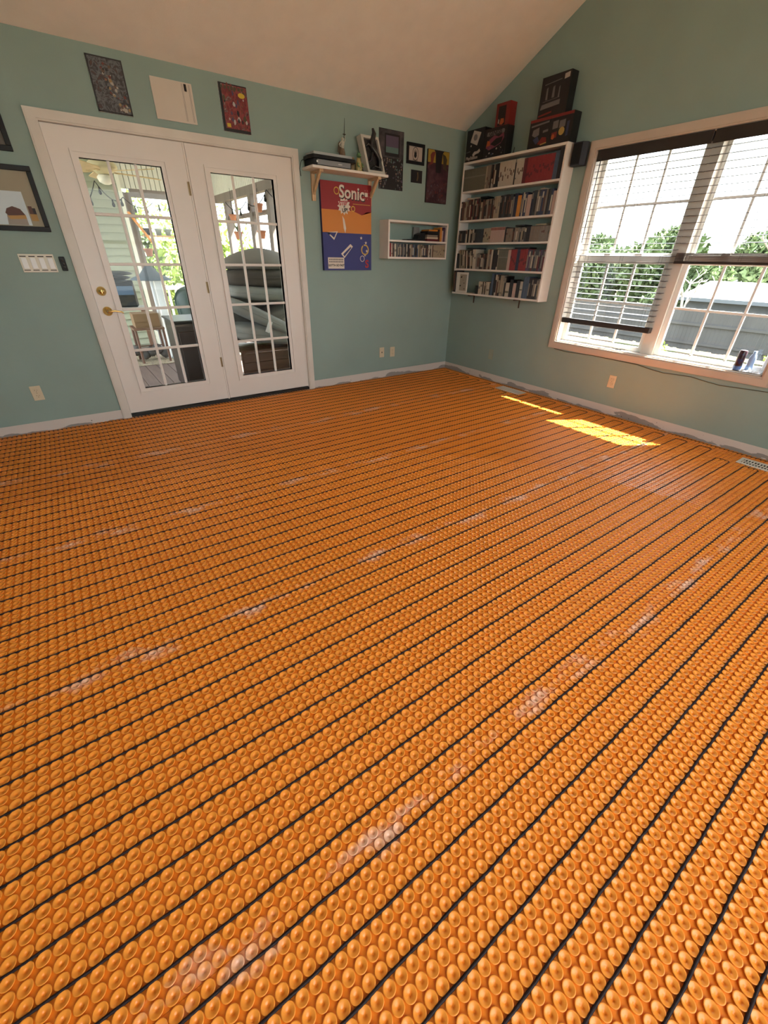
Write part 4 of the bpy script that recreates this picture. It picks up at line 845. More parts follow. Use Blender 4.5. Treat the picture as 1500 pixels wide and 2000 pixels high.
def row(wall, start, end, z, front, runs, depth, seed=0):
    """runs: (n, h, mats, label, name, cat, lean) ; thickness follows from the run's share"""
    NM = {DKB: 'dark brown', DK2: 'black', SLT: 'slate', NAV: 'navy', BLU: 'blue', LBL: 'steel blue', WHT: 'white', CRM: 'cream', RED: 'red', DRD: 'maroon', GRY: 'grey', OLV: 'olive', ORG: 'orange', PUR: 'purple', TAU: 'taupe', PNK: 'pinkish', BRN: 'brown'}
    ORD = ['first', 'second', 'third', 'fourth', 'fifth', 'sixth', 'seventh', 'eighth', 'ninth', 'tenth', 'eleventh', 'twelfth']
    rd = random.Random(seed); tot = sum(r_[1] for r_ in runs); L_ = abs(end - start); sgn = 1 if end > start else -1; p = start
    for (n_, share, h, mats_, label, nm, cat, lean) in runs:
        seg = L_ * share / tot
        if n_ == 0: p += sgn * seg; continue
        th = seg / n_; 
        extra = 1 + abs(math.tan(lean)) * 0
        for i in range(n_):
            mt = mats_[i % len(mats_)] if len(mats_) < 4 else rd.choice(mats_)
            hh = h * (1 if len(mats_) == 1 else rd.choice([1, 1, .985, 1.0])); t_ = th * .90 * math.cos(lean)
            band = (.15, .75) if (i * 7 + n_) % 3 else (.68, .92); bm_ = None
            if len(mats_) > 1: bm_ = rd.choice([WHT, CRM, GRY, DKB, BRN, None])
            elif mt in (WHT, CRM, GRY, TAU): q_ = rd.uniform(.12, .62); bm_ = rd.choice([TAU, OLV, GRY, BRN]); band = (q_, q_ + rd.uniform(.05, .22))
            elif mt is RED: q_ = rd.uniform(.2, .6); bm_ = DRD; band = (q_, q_ + .12)
            elif mt is PNK and n_ > 4: bm_ = RED2; band = (.80, .97)
            elif mt is OLV: bm_ = GRY; band = (.60, .66)
            me = case_mesh(t_, hh, depth, mt, band, bm_)
            c_ = p + sgn * th * (i + .5)
            zz = z + (abs(math.sin(lean)) * t_ / 2)
            base = label
            if len(mats_) > 1:
                noun = ' book' if ' book ' in label and ' case ' not in label else ' case'
                tail = label.split(noun, 1)[1]; lb = NM[mt] + noun + ', ' + ORD[i] + ' from left' + tail
                label_, grp = lb, base.split(',')[0]
            else: label_, grp = label, label
            if wall == 'r': o = put_case(me, (front, c_, zz + .0006), R(-90), 0, nm, label_, cat, grp if n_ > 1 else None); 
            else: o = put_case(me, (c_, front, zz + .0006), 0, 0, nm, label_, cat, grp if n_ > 1 else None)
            if lean:
                o.rotation_euler = (0, lean, R(-90) if wall == 'r' else 0); 
        p += sgn * seg

# bookcase
BX = -.148; by0, by1 = -.165, -1.445
t = thing('wall_bookcase', 'tall white wall-mounted bookcase with five rows of cases beside the window', 'bookcase', (-.07, -.8, .94))
def board(z, nm='shelf_board'): MB().bbox(BX, -.001, by1 + .020, by0 - .018, z - .018, z, .0015).build(nm, m_shelf, t)
MB().bbox(BX, -.001, by1, by1 + .020, .940, 2.190, .002).build('side_panel', m_shelf, t)
MB().bbox(BX, -.001, by0 - .018, by0, 1.186, 2.190, .002).build('side_panel', m_shelf, t)
MB().bbox(BX, -.001, by1 + .020, by0 - .018, 2.170, 2.190, .0015).build('top_board', m_shelf, t)
SH = [1.940, 1.678, 1.464, 1.210, .960]
for z in SH[:-1]: board(z)
MB().bbox(BX, -.001, by1 + .020, by0, .942, .960, .0015).build('bottom_board', m_shelf, t)
for yy in (-.41, -1.10):
    f = MB(); f.box(-.010, -.001, yy - .006, yy + .006, .85, .9415); f.box(-.11, -.010, yy - .003, yy + .003, .925, .9415); f.build('metal_bracket', mat('bracket_brown', (.07, .045, .03), .6), t)
a, b = by0 - .019, by1 + .021; F_ = BX + .004
row('r', a, b, SH[0], F_, [
    (20, 325, .186, [OLV], 'thin grey-olive case in the even run filling the left end of the top shelf', 'game_case', 'case', 0),
    (1, 22, .188, [CRM], 'pale worn case ending the grey run on the top shelf', 'game_case', 'case', 0),
    (3, 48, .190, [TAU], 'taupe case just right of the grey run on the top shelf', 'game_case', 'case', 0),
    (1, 20, .190, [DKB], 'dark case right of the taupe ones on the top shelf', 'game_case', 'case', 0),
    (1, 16, .075, [WHT], 'short pale booklet in the dark gap of the top shelf', 'booklet', 'booklet', 0),
    (4, 80, .190, [DK2, PUR, GRY, DKB], 'mixed dark case between the grey and the white runs of the top shelf', 'game_case', 'case', 0),
    (12, 200, .196, [WHT], 'white-spined case in the long white run on the top shelf', 'game_case', 'case', 0),
    (1, 16, .17, [DK2], 'black case splitting the two white runs on the top shelf', 'game_case', 'case', 0),
    (5, 92, .196, [WHT], 'white-spined case in the short white run left of the reds on the top shelf', 'game_case', 'case', 0),
    (2, 42, .190, [DRD], 'dark red case where the red run of the top shelf begins', 'game_case', 'case', 0),
    (17, 308, .190, [RED], 'red-spined case in the long red run on the top shelf', 'game_case', 'case', 0),
    (2, 44, .200, [LBL], 'blue-grey case right of the red run on the top shelf', 'game_case', 'case', 0),
    (2, 46, .215, [DK2], 'tall black case at the right end of the top shelf', 'game_case', 'case', 0)], .135, 1)
row('r', a, b, SH[1], F_, [
    (6, 100, .170, [DKB, CRM, BRN, GRY], 'mixed brown and cream case at the left end of the second shelf', 'game_case', 'case', 0),
    (1, 20, .178, [BRN], 'brown case in the left part of the second shelf', 'game_case', 'case', 0),
    (8, 150, .185, [DRD, DKB, CRM, BRN, DKB], 'dark maroon or cream case in the left third of the second shelf', 'game_case', 'case', 0),
    (1, 26, .150, [CRM], 'wide cream case left of the centre of the second shelf', 'game_case', 'case', 0),
    (8, 150, .170, [DK2, GRY, TAU, BRN, DKB], 'dark or taupe case left of the centre of the second shelf', 'game_case', 'case', 0),
    (3, 70, .185, [CRM], 'cream case in the block of three near the centre of the second shelf', 'game_case', 'case', 0),
    (9, 150, .190, [DK2, SLT, SLT, DK2], 'near-black slate case right of the cream block on the second shelf', 'game_case', 'case', 0),
    (1, 18, .165, [GRY], 'light grey case among the slate ones on the second shelf', 'game_case', 'case', 0),
    (2, 34, .190, [NAV], 'navy case left of the orange one on the second shelf', 'game_case', 'case', 0),
    (1, 44, .172, [ORG], 'thick orange-yellow case, the brightest on the second shelf', 'game_case', 'case', 0),
    (4, 62, .190, [BLU, NAV, WHT, NAV], 'blue case between the orange one and the pinkish white one', 'game_case', 'case', 0),
    (1, 50, .168, [PNK], 'thick pinkish white case on the right half of the second shelf', 'game_case', 'case', 0),
    (12, 215, .195, [NAV, SLT, BLU, DK2, TAU], 'navy or slate case in the right end run of the second shelf', 'game_case', 'case', 0),
    (1, 34, .175, [PNK], 'pale pink case at the right end of the second shelf', 'game_case', 'case', 0)], .135, 2)
row('r', a, b, SH[2], F_, [
    (6, 110, .118, [DKB, SLT, TAU, DKB], 'short dark case at the left end of the third shelf', 'disc_case', 'case', 0),
    (6, 150, .125, [WHT, DK2], 'thin black or white case in the striped run of the third shelf', 'disc_case', 'case', 0),
    (7, 115, .125, [SLT], 'slate disc case left of the cream run on the third shelf', 'disc_case', 'case', 0),
    (5, 100, .130, [CRM], 'cream disc case left of the red-topped ones on the third shelf', 'disc_case', 'case', 0),
    (11, 190, .134, [PNK], 'cream disc case with a reddish top in the middle of the third shelf', 'disc_case', 'case', 0),
    (1, 20, .130, [DK2], 'black disc case ending the red-topped run on the third shelf', 'disc_case', 'case', 0),
    (4, 82, .118, [TAU], 'tan disc case right of the red-topped run on the third shelf', 'disc_case', 'case', 0),
    (8, 168, .122, [GRY, DKB, TAU, SLT], 'grey or brown disc case on the right half of the third shelf', 'disc_case', 'case', 0),
    (2, 44, .130, [DK2], 'black disc case in the dark pair on the third shelf', 'disc_case', 'case', 0),
    (6, 110, .128, [TAU], 'taupe disc case right of the dark pair on the third shelf', 'disc_case', 'case', 0),
    (6, 110, .128, [GRY], 'pale greige disc case at the right end of the third shelf', 'disc_case', 'case', 0)], .13, 3)
row('r', a - .01, b, SH[3], F_, [
    (3, 50, .150, [SLT], 'short slate case at the left end of the fourth shelf', 'game_case', 'case', 0),
    (5, 90, .186, [CRM, OLV], 'cream or olive case leaning at the left end of the fourth shelf', 'game_case', 'case', -.12),
    (3, 60, .180, [DK2, WHT], 'black or white case leaning left of the fourth shelf middle', 'game_case', 'case', -.12),
    (3, 60, .176, [DKB, CRM, DK2], 'dark case leaning beside the white stripe on the fourth shelf', 'game_case', 'case', -.12),
    (2, 50, .190, [WHT], 'white case in the leaning pair on the fourth shelf', 'game_case', 'case', -.10),
    (9, 160, .150, [PUR, DKB, GRY, DK2, BRN], 'short mixed dark case left of the centre of the fourth shelf', 'game_case', 'case', 0),
    (3, 80, .190, [CRM, BRN, WHT], 'tall cream case near the centre of the fourth shelf', 'game_case', 'case', 0),
    (4, 80, .186, [DK2, WHT, DKB, SLT], 'dark case left of the olive box set on the fourth shelf', 'game_case', 'case', 0),
    (9, 125, .186, [OLV], 'grey-olive case in the even run at the centre of the fourth shelf', 'game_case', 'case', 0),
    (1, 40, .188, [PNK], 'pale case with red marks right of the olive run', 'game_case', 'case', 0),
    (4, 78, .190, [RED], 'red case in the first red block on the fourth shelf', 'game_case', 'case', 0),
    (2, 38, .190, [NAV], 'navy case between the two red blocks of the fourth shelf', 'game_case', 'case', 0),
    (5, 96, .192, [RED], 'red case in the second red block on the fourth shelf', 'game_case', 'case', 0),
    (11, 210, .186, [PUR, DK2, SLT, DRD, PUR], 'dark purple or maroon case at the right end of the fourth shelf', 'game_case', 'case', 0)], .135, 4)
row('r', a - .36, b, SH[4], F_, [
    (1, 45, .085, [DK2], 'small black box right of the gap on the bottom shelf', 'small_box', 'box', 0),
    (2, 60, .128, [WHT], 'white disc case in the pair right of the small black box', 'disc_case', 'case', 0),
    (4, 62, .128, [DKB, WHT], 'thin black or white disc case left of the blue book', 'disc_case', 'case', 0),
    (1, 42, .128, [WHT], 'thick white disc case touching the blue book', 'disc_case', 'case', 0),
    (1, 14, .12, [DKB], 'thin brown case touching the blue book', 'disc_case', 'case', 0),
    (1, 36, .215, [LBL], 'tall blue book left on the bottom shelf', 'book', 'book', 0),
    (4, 90, .205, [DK2, BRN, WHT, DKB], 'tall dark case with pale marks right of the blue book', 'book', 'book', 0),
    (1, 40, .200, [CRM], 'tall cream book on the bottom shelf', 'book', 'book', 0),
    (2, 40, .195, [GRY, DKB], 'dark grey book right of the tall cream book', 'book', 'book', 0),
    (1, 54, .135, [WHT], 'white disc box in front of the dark lettered book', 'disc_case', 'case', 0),
    (2, 44, .165, [DK2], 'black case between two white ones on the bottom shelf', 'game_case', 'case', 0),
    (1, 44, .135, [PNK], 'white and red disc box on the bottom shelf', 'disc_case', 'case', 0),
    (2, 44, .160, [DK2], 'black case right of the white and red disc box', 'game_case', 'case', 0),
    (1, 36, .155, [WHT], 'off-white case right of the middle of the bottom shelf', 'game_case', 'case', 0),
    (3, 70, .200, [LBL], 'steel blue book in the run of three on the bottom shelf', 'book', 'book', 0),
    (7, 130, .190, [DK2, DKB, SLT, GRY], 'dark book at the right end of the bottom shelf', 'book', 'book', 0)], .13, 5)
# bottom shelf left: dark folder and framed bird print
t = thing('dark_binder', 'dark brown binder closing the left end of the bottom shelf', 'binder', (-.08, -.185, .960)); f = MB(); f.bbox(-.146, -.01, -.205, -.168, .9605, 1.186, .003); f.build('cover', DKB, t); f = MB(); f.box(-.1475, -.146, -.200, -.173, .975, 1.17); f.build('spine_label', BRN, t)
t = thing('bird_print', 'white framed print of small dark birds standing on the bottom shelf', 'picture', (-.10, -.30, .960)); f = MB(); f.bbox(-.140, -.128, -.400, -.212, .961, 1.172, .002); f.build('frame', mat('print_frame_white', (.62, .58, .52), .5), t)
f = MB(); f.box(-.1412, -.140, -.385, -.275, .980, 1.150, 0)
for (yy, zz, s) in ((-.30, 1.12, .016), (-.35, 1.06, .010), (-.29, 1.03, .014), (-.36, 1.00, .010), (-.33, 1.09, .006)):
    f.prism([(yy + s, zz), (yy + s * .2, zz + s * .6), (yy - s, zz + s * .4), (yy - s * .3, zz - s * .2), (yy + s * .1, zz - s * .5)], 'x', -.1420, -.1410, 1)
f.build('print', [hx('print_greige', 150, 142, 128), m_black], t)
# flat things lying on the rows
for (yc_, w_, z, lb, mt) in ((-.36, .20, SH[1] + .187, 'white and black case lying flat on the cases at the left of the second shelf', WHT), (-.50, .10, SH[1] + .187, 'black case lying flat beside a white one on the second shelf', DK2), (-1.25, .05, SH[1] + .197, 'small white case lying flat at the right of the second shelf', WHT),
                         (-1.05, .12, SH[2] + .132, 'black case lying flat on the third shelf', DK2), (-1.30, .12, SH[2] + .132, 'cream case lying flat at the right of the third shelf', CRM), (-.43, .19, SH[3] + .192, 'dark case lying flat on the left cases of the fourth shelf', SLT), (-.85, .13, SH[3] + .192, 'white lettered case lying flat on the olive run of the fourth shelf', WHT), (-1.12, .19, SH[3] + .194, 'black case lying flat on the red cases of the fourth shelf', DK2)):
    o = MB(); o.bbox(F_ + .012, F_ + .125, yc_ - w_ / 2, yc_ + w_ / 2, z, z + .013, .0015); tag(o.build('flat_case', mt, origin=(F_ + .06, yc_, z)), lb, 'case')

# boxes on top of the bookcase
ZT = 2.1905
def ybox(name, label, y0, y1, h, d0, d1, mats_, draw, lean=0.0, z=ZT, group='game boxes on top of the bookcase'):
    t = thing(name, label, 'box', (-.08, (y0 + y1) / 2, z), group); f = MB(); T = Matrix.Translation((d0, y0, z)) @ Matrix.Rotation(lean, 4, 'Y'); f.T = T
    f.bbox(0, d1 - d0, y1 - y0, 0, 0, h, .002) if False else f.box(0, d1 - d0, 0, y1 - y0, 0, h); f.build('carton', mats_[0], t)
    g = MB(); g.T = T; draw(g); g.build('artwork', mats_, t); return t, T
bK = hx('box_black', 20, 17, 19, .4)
mats_b = [bK, hx('box_white', 176, 166, 158, .4), hx('box_grey', 104, 98, 98, .4), hx('box_pink', 120, 56, 74, .4), hx('box_red', 118, 30, 26, .4), hx('box_orange', 170, 80, 36, .4), hx('box_blue', 50, 56, 84, .4), hx('box_yellow', 170, 140, 70, .4)]
def pp(g, uv, W_, H_, mi, k=1): g.prism([(-W_ * u, H_ * v) for u, v in uv], 'x', -.0004 - .0004 * k, -.0001, mi)
def d(g):
    W_, H_ = .25, .255
    pp(g, [(.22, .62), (.62, .48), (.80, .86), (.38, .97)], W_, H_, 1); pp(g, [(.50 + .11 * math.cos(a), .74 + .10 * math.sin(a)) for a in [i * .52 for i in range(12)]], W_, H_, 2, 2)
    pp(g, [(.40, .22), (.50, .30), (.66, .30), (.78, .36), (.84, .28), (.74, .22), (.66, .22), (.56, .20), (.44, .13)], W_, H_, 1); pp(g, [(.24, .50), (.28, .54), (.32, .50), (.28, .46)], W_, H_, 1)
    pp(g, [(.04, .30), (.26, .32), (.26, .34), (.04, .32)], W_, H_, 2)
    text_into(g, 'PlayStation', .038, Matrix.Translation((-.0012, -.095, .028)) @ Matrix.Rotation(R(-90), 4, 'Z') @ Matrix.Rotation(R(90), 4, 'X'), 1, .0008)
ybox('console_box', 'black box with a white console picture, leftmost on top of the bookcase', -.175, -.425, .255, -.140, -.045, mats_b, d, R(0))
def d(g):
    W_, H_ = .29, .225
    pp(g, [(.10, .36), (.24, .62), (.46, .74), (.66, .66), (.86, .78), (.90, .60), (.78, .42), (.5, .32), (.26, .26)], W_, H_, 3); pp(g, [(.30, .46), (.55, .62), (.84, .64), (.80, .46), (.52, .36)], W_, H_, 0, 2)
    pp(g, [(.12, .40), (.16, .60), (.28, .56), (.30, .42)], W_, H_, 5, 3); rd = random.Random(5)
    for i in range(16): u, v = rd.uniform(.06, .94), rd.uniform(.06, .34); s = rd.uniform(.015, .04); pp(g, [(u - s, v), (u, v + s * 1.2), (u + s, v + s * .2), (u + s * .2, v - s)], W_, H_, rd.choice([1, 2, 2, 6]), 2)
    pp(g, [(.10, .76), (.13, .88), (.86, .90), (.90, .84), (.88, .76), (.16, .74)], W_, H_, 2)
    text_into(g, 'GENESIS', .045, Matrix.Translation((-.0022, -.145, .184)) @ Matrix.Rotation(R(-90), 4, 'Z') @ Matrix.Rotation(R(90), 4, 'X'), 0, .0012)
ybox('genesis_box', 'black game console box lettered Genesis, second from the left on the bookcase', -.435, -.725, .225, -.146, -.050, mats_b, d).__class__
def d(g):
    W_, H_ = .165, .16
    pp(g, [(.18, .04), (.74, .04), (.74, .92), (.18, .92)], W_, H_, 0); pp(g, [(.34, .10), (.42, .36), (.64, .34), (.68, .16), (.52, .06)], W_, H_, 5, 2); pp(g, [(.22, .16), (.24, .36), (.30, .32), (.29, .14)], W_, H_, 1, 2); pp(g, [(.26, .80), (.60, .84), (.60, .88), (.26, .84)], W_, H_, 4, 2)
mr = list(mats_b); mr[0] = hx('box_red', 0, 0, 0); mr2 = [hx('box_red', 0, 0, 0), *mats_b[1:4], mats_b[4], mats_b[5], mats_b[6], mats_b[7]]
def d2_(g):
    W_, H_ = .165, .16
    pp(g, [(.18, .04), (.74, .04), (.74, .92), (.18, .92)], W_, H_, 1); pp(g, [(.34, .10), (.42, .36), (.64, .34), (.68, .16), (.52, .06)], W_, H_, 5, 2); pp(g, [(.22, .16), (.24, .36), (.30, .32), (.29, .14)], W_, H_, 2, 2)
ybox('red_box', 'small red box with a dark front panel standing on the Genesis box', -.545, -.715, .17, -.135, -.045, [hx('box_red', 0, 0, 0), bK, mats_b[1], mats_b[3], mats_b[4], mats_b[5]], d2_, z=ZT + .2255)
f = MB(); f.tube([(-.10, -.80, ZT), (-.10, -.80, ZT + .012)], .012, 8); f.tube([(-.10, -.80, ZT + .01), (-.10, -.805, ZT + .05)], [.004, .0025], 6)
tag(f.build('tiny_antenna', m_black, origin=(-.1, -.8, ZT)), 'tiny black stub antenna between the box groups on the bookcase', 'antenna')
def d(g):
    W_, H_ = .45, .20
    pp(g, [(.0, .90), (1, .90), (1, 1), (0, 1)], W_, H_, 4); pp(g, [(.08, .46), (.10, .64), (.24, .70), (.25, .44), (.16, .38)], W_, H_, 2); pp(g, [(.12, .30), (.22, .40), (.28, .22), (.2, .12)], W_, H_, 6, 2)
    pp(g, [(.24, .12), (.34, .34), (.44, .30), (.46, .12), (.36, .06)], W_, H_, 4, 2); pp(g, [(.32, .06), (.46, .10), (.46, .14), (.32, .10)], W_, H_, 7, 3)
    pp(g, [(.04, .74), (.46, .80), (.46, .86), (.04, .80)], W_, H_, 2); pp(g, [(.34, .48), (.46, .50), (.46, .58), (.34, .56)], W_, H_, 2)
    for (u, v, w1, h1, c_) in ((.56, .52, .12, .28, 2), (.71, .52, .13, .26, 2), (.56, .20, .12, .22, 4), (.88, .2, .05, .5, 6)): pp(g, [(u, v), (u + w1, v + .02), (u + w1, v + h1), (u, v + h1 - .02)], W_, H_, c_)
    pp(g, [(.78 + .065 * math.cos(a), .40 + .14 * math.sin(a)) for a in [i * .52 for i in range(12)]], W_, H_, 7, 3); pp(g, [(.60 + .035 * math.cos(a), .26 + .09 * math.sin(a)) for a in [i * .52 for i in range(12)]], W_, H_, 5, 3)
    pp(g, [(.505, .02), (.515, .02), (.515, .9), (.505, .9)], W_, H_, 0, 2)
ybox('wide_game_box', 'wide black box with a red top edge and small pictures, right on the bookcase', -1.00, -1.45, .20, -.146, -.045, mats_b, d)
def d(g):
    W_, H_ = .29, .27
    for (u, v, w1, h1, c_) in ((.20, .44, .07, .30, 2), (.42, .46, .09, .28, 2), (.64, .44, .05, .26, 2)): pp(g, [(u, v), (u + w1, v), (u + w1 * .8, v + h1), (u + w1 * .1, v + h1 * .9)], W_, H_, c_)
    pp(g, [(.06, .22), (.74, .26), (.74, .38), (.10, .34)], W_, H_, 2); pp(g, [(.03, .05), (.5, .10), (.5, .14), (.03, .09)], W_, H_, 4, 2); pp(g, [(.78, .82), (.95, .84), (.95, .96), (.78, .94)], W_, H_, 1)
    pp(g, [(.12, .80), (.7, .84), (.7, .86), (.12, .82)], W_, H_, 2); pp(g, [(.12, .40), (.70, .43), (.70, .44), (.12, .41)], W_, H_, 2)
ybox('tall_dark_box', 'dark box with three grey figures standing on the wide box, highest on the wall', -1.05, -1.34, .27, -.130, -.040, mats_b, d, z=ZT + .2005)

# wall box shelf with cases
t = thing('box_shelf', 'white two-tier box shelf on the back wall near the corner', 'shelf', (-.72, -.08, 1.295)); x0, x1, zb, zt_, yd = -1.140, -.298, 1.297, 1.644, -.168
MB().bbox(x0, x0 + .020, yd, -.001, zb, zt_, .0015).build('side_panel', m_shelf, t); MB().bbox(x1 - .020, x1, yd, -.001, zb, zt_, .0015).build('side_panel', m_shelf, t)
MB().bbox(x0 + .020, x1 - .020, yd, -.001, zt_ - .020, zt_, .0015).build('top_board', m_shelf, t); MB().bbox(x0 + .020, x1 - .020, yd, -.001, zb, zb + .018, .0015).build('bottom_board', m_shelf, t); MB().bbox(x0 + .020, x1 - .020, yd, -.001, 1.452, 1.470, .0015).build('divider', m_shelf, t)
row('b', x0 + .021, x1 - .022, zb + .018, yd + .004, [
    (2, 30, .125, [RED], 'red case at the left end of the small wall box shelf', 'disc_case', 'case', 0), (1, 22, .122, [WHT], 'white-topped case second in the small wall box shelf', 'disc_case', 'case', 0),
    (2, 32, .122, [DRD, SLT], 'dark red or slate case left in the small wall box shelf', 'disc_case', 'case', 0), (1, 34, .12, [WHT], 'thick white case left in the small wall box shelf', 'disc_case', 'case', 0),
    (9, 150, .122, [SLT, GRY, NAV], 'slate-grey thin case in the striped run of the wall box shelf', 'disc_case', 'case', 0), (1, 26, .12, [DK2], 'black gap-filling case in the wall box shelf', 'disc_case', 'case', 0),
    (1, 18, .124, [WHT], 'white upright case right of the black one in the wall box shelf', 'disc_case', 'case', 0), (2, 34, .120, [DK2], 'black case right of the white upright in the wall box shelf', 'disc_case', 'case', 0),
    (3, 60, .120, [BRN, CRM], 'brown or cream case left of the blue ones in the wall box shelf', 'disc_case', 'case', 0), (5, 100, .120, [BLU, LBL, SLT], 'blue-spined case in the middle of the wall box shelf', 'disc_case', 'case', 0),
    (4, 90, .120, [CRM, OLV], 'cream or olive case right of the blue ones in the wall box shelf', 'disc_case', 'case', 0), (6, 100, .120, [NAV, DK2, SLT], 'dark navy case right of centre in the wall box shelf', 'disc_case', 'case', 0),
    (2, 34, .120, [WHT], 'white case right of the navy run in the wall box shelf', 'disc_case', 'case', 0), (3, 60, .120, [DK2, WHT, BRN], 'dark or white case near the right run in the wall box shelf', 'disc_case', 'case', 0),
    (13, 230, .122, [CRM], 'cream case in the even run at the right end of the wall box shelf', 'disc_case', 'case', 0)], .13, 9)
z = 1.4705
for (xa, xb, h, mt, lb) in ((-.60, -.43, .022, DRD, 'dark red book, lowest of the flat stack in the wall box shelf'), (-.605, -.44, .018, WHT, 'white book, second lowest of the flat stack in the wall box shelf'), (-.60, -.445, .020, GRY, 'grey book in the middle of the flat stack'), (-.595, -.43, .034, DK2, 'thick black book near the top of the flat stack'), (-.58, -.45, .016, ORG, 'yellow and black book on top of the flat stack')):
    o = MB(); o.bbox(xa, xb, yd + .006, -.03, z, z + h - .0006, .0015); tag(o.build('flat_book', mt, origin=((xa + xb) / 2, -.1, z)), lb, 'book', 'flat book stack in the wall box shelf'); z += h
f = MB(); f.prism([(-.88, 1.4705), (-.86, 1.482), (-.72, 1.488), (-.70, 1.53), (-.66, 1.545), (-.612, 1.548), (-.612, 1.4705)], 'y', -.14, -.05); tag(f.build('black_controller', m_black, origin=(-.75, -.1, 1.4705)), 'flat black device sloping beside the book stack in the wall box shelf', 'device')
tag(MB().bbox(-.70, -.62, -.045, -.02, 1.4705, 1.60, .002).build('grey_picture', mat('grey_card', (.2, .19, .18), .6), origin=(-.66, -.03, 1.4705)), 'grey card standing at the back of the wall box shelf', 'card')
for (xa, xb, h, mt, lb) in ((-.425, -.412, .115, BRN, 'brown upright book right of the flat stack'), (-.411, -.385, .135, ORG, 'orange-brown upright book in the wall box shelf'), (-.384, -.366, .105, PNK, 'short tan upright book in the wall box shelf'), (-.364, -.336, .135, PUR, 'dark purple upright book in the wall box shelf'), (-.334, -.322, .125, PNK, 'pale upright book at the right wall of the box shelf')):
    o = MB(); o.bbox(xa, xb, yd + .006, -.04, 1.4705, 1.4705 + h, .0012); tag(o.build('upright_book', mt, origin=((xa + xb) / 2, -.1, 1.4705)), lb, 'book', 'upright books in the wall box shelf')

# speaker
t = thing('wall_speaker', 'small navy-black satellite speaker on the wall between bookcase and window', 'speaker', (0, -1.53, 2.02)); f = MB()
f.prism([(-.105, -1.475), (-.105, -1.565), (-.06, -1.590), (-.018, -1.575), (-.018, -1.465), (-.06, -1.455)], 'z', 2.022, 2.180); f.build('cabinet', mat('speaker_navy', (.012, .016, .028), .5), t)
f = MB(); f.bbox(-.018, -.001, -1.54, -1.50, 2.07, 2.12, .003); f.build('wall_mount', m_black, t); f = MB(); f.bbox(-.108, -.105, -1.56, -1.48, 2.03, 2.172, .001); f.build('grille', m_blackm, t)

# ------------------------------------------------------------------ window (two double-hung units)
r = structure('trim_3'); f = MB(); a0, a1 = -3.520, -1.5855
f.box(-.018, -.0005, a0, a1, oz1, 2.185); f.box(-.018, -.0005, a0, a1, .518, oz0); f.box(-.018, -.0005, a0, oy0, oz0, oz1); f.box(-.018, -.0005, oy1, a1, oz0, oz1)
f.box(-.024, -.018, a0 + .012, a1 - .012, oz1 + .010, 2.175); f.box(-.024, -.018, a0 + .012, a1 - .012, .528, oz0 - .012); f.box(-.024, -.018, oy1 + .010, a1 - .012, .573, 2.130); f.box(-.024, -.018, a0 + .012, oy0 - .010, .573, 2.130)
f.build('casing', mat('casing_paint', (0.54, 0.44, 0.36), 0.5, var=.04), r)
f = MB(); f.box(0, .16, oy0, oy1, oz0 - .0, oz0 + .010); f.box(0, .16, oy0, oy1, oz1 - .010, oz1); f.box(0, .16, oy0, oy0 + .010, oz0, oz1); f.box(0, .16, oy1 - .010, oy1, oz0, oz1); f.box(.055, .16, -2.606, -2.50, oz0, oz1)
f.build('jamb', mat('jamb_paint', (.66, .60, .54), .5), r)
def window_unit(name, yl, yr):   # yl > yr
    r = structure(name, (.1, (yl + yr) / 2, oz0)); zm = 1.345
    for nm, xa, xb, z0, z1 in (('upper_sash', .118, .150, zm - .005, oz1 - .010), ('lower_sash', .082, .114, oz0 + .010, zm + .015)):
        f = MB(); s = .040 if nm == 'lower_sash' else .034
        f.bbox(xa, xb, yr, yr + s, z0, z1, .003); f.bbox(xa, xb, yl - s, yl, z0, z1, .003); st = .068 if nm == 'lower_sash' else s; f.bbox(xa, xb, yr + s, yl - s, z1 - st, z1, .003); f.bbox(xa, xb, yr + s, yl - s, z0, z0 + s, .003)
        o = f.build(nm, m_white, r); g0, g1, h0, h1 = yr + s, yl - s, z0 + s, z1 - s; xm = (xa + xb) / 2
        g = MB()
        for i in (1, 2): yy = g0 + (g1 - g0) * i / 3; g.box(xm - .007, xm + .007, yy - .009, yy + .009, h0, h1)
        zz = (h0 + h1) / 2; g.box(xm - .0065, xm + .0065, g0, g1, zz - .009, zz + .009); g.build('muntins', m_white, o)
        MB().box(xm + .008, xm + .011, g0, g1, h0, h1).build('pane', m_glass, o)
    f = MB()
    for k in (.33, .67): yy = yr + (yl - yr) * k; f.bbox(.066, .082, yy - .03, yy + .03, zm + .008, zm + .026, .003)
    f.build('latch', m_white, r)
    f = MB(); yy = (yl + yr) / 2; f.bbox(.070, .082, yy - .035, yy + .035, oz0 + .028, oz0 + .040, .003); f.build('sash_lift', m_white, r)
window_unit('window_1', oy1 - .010, -2.500); window_unit('window_2', -2.606, oy0 + .010)

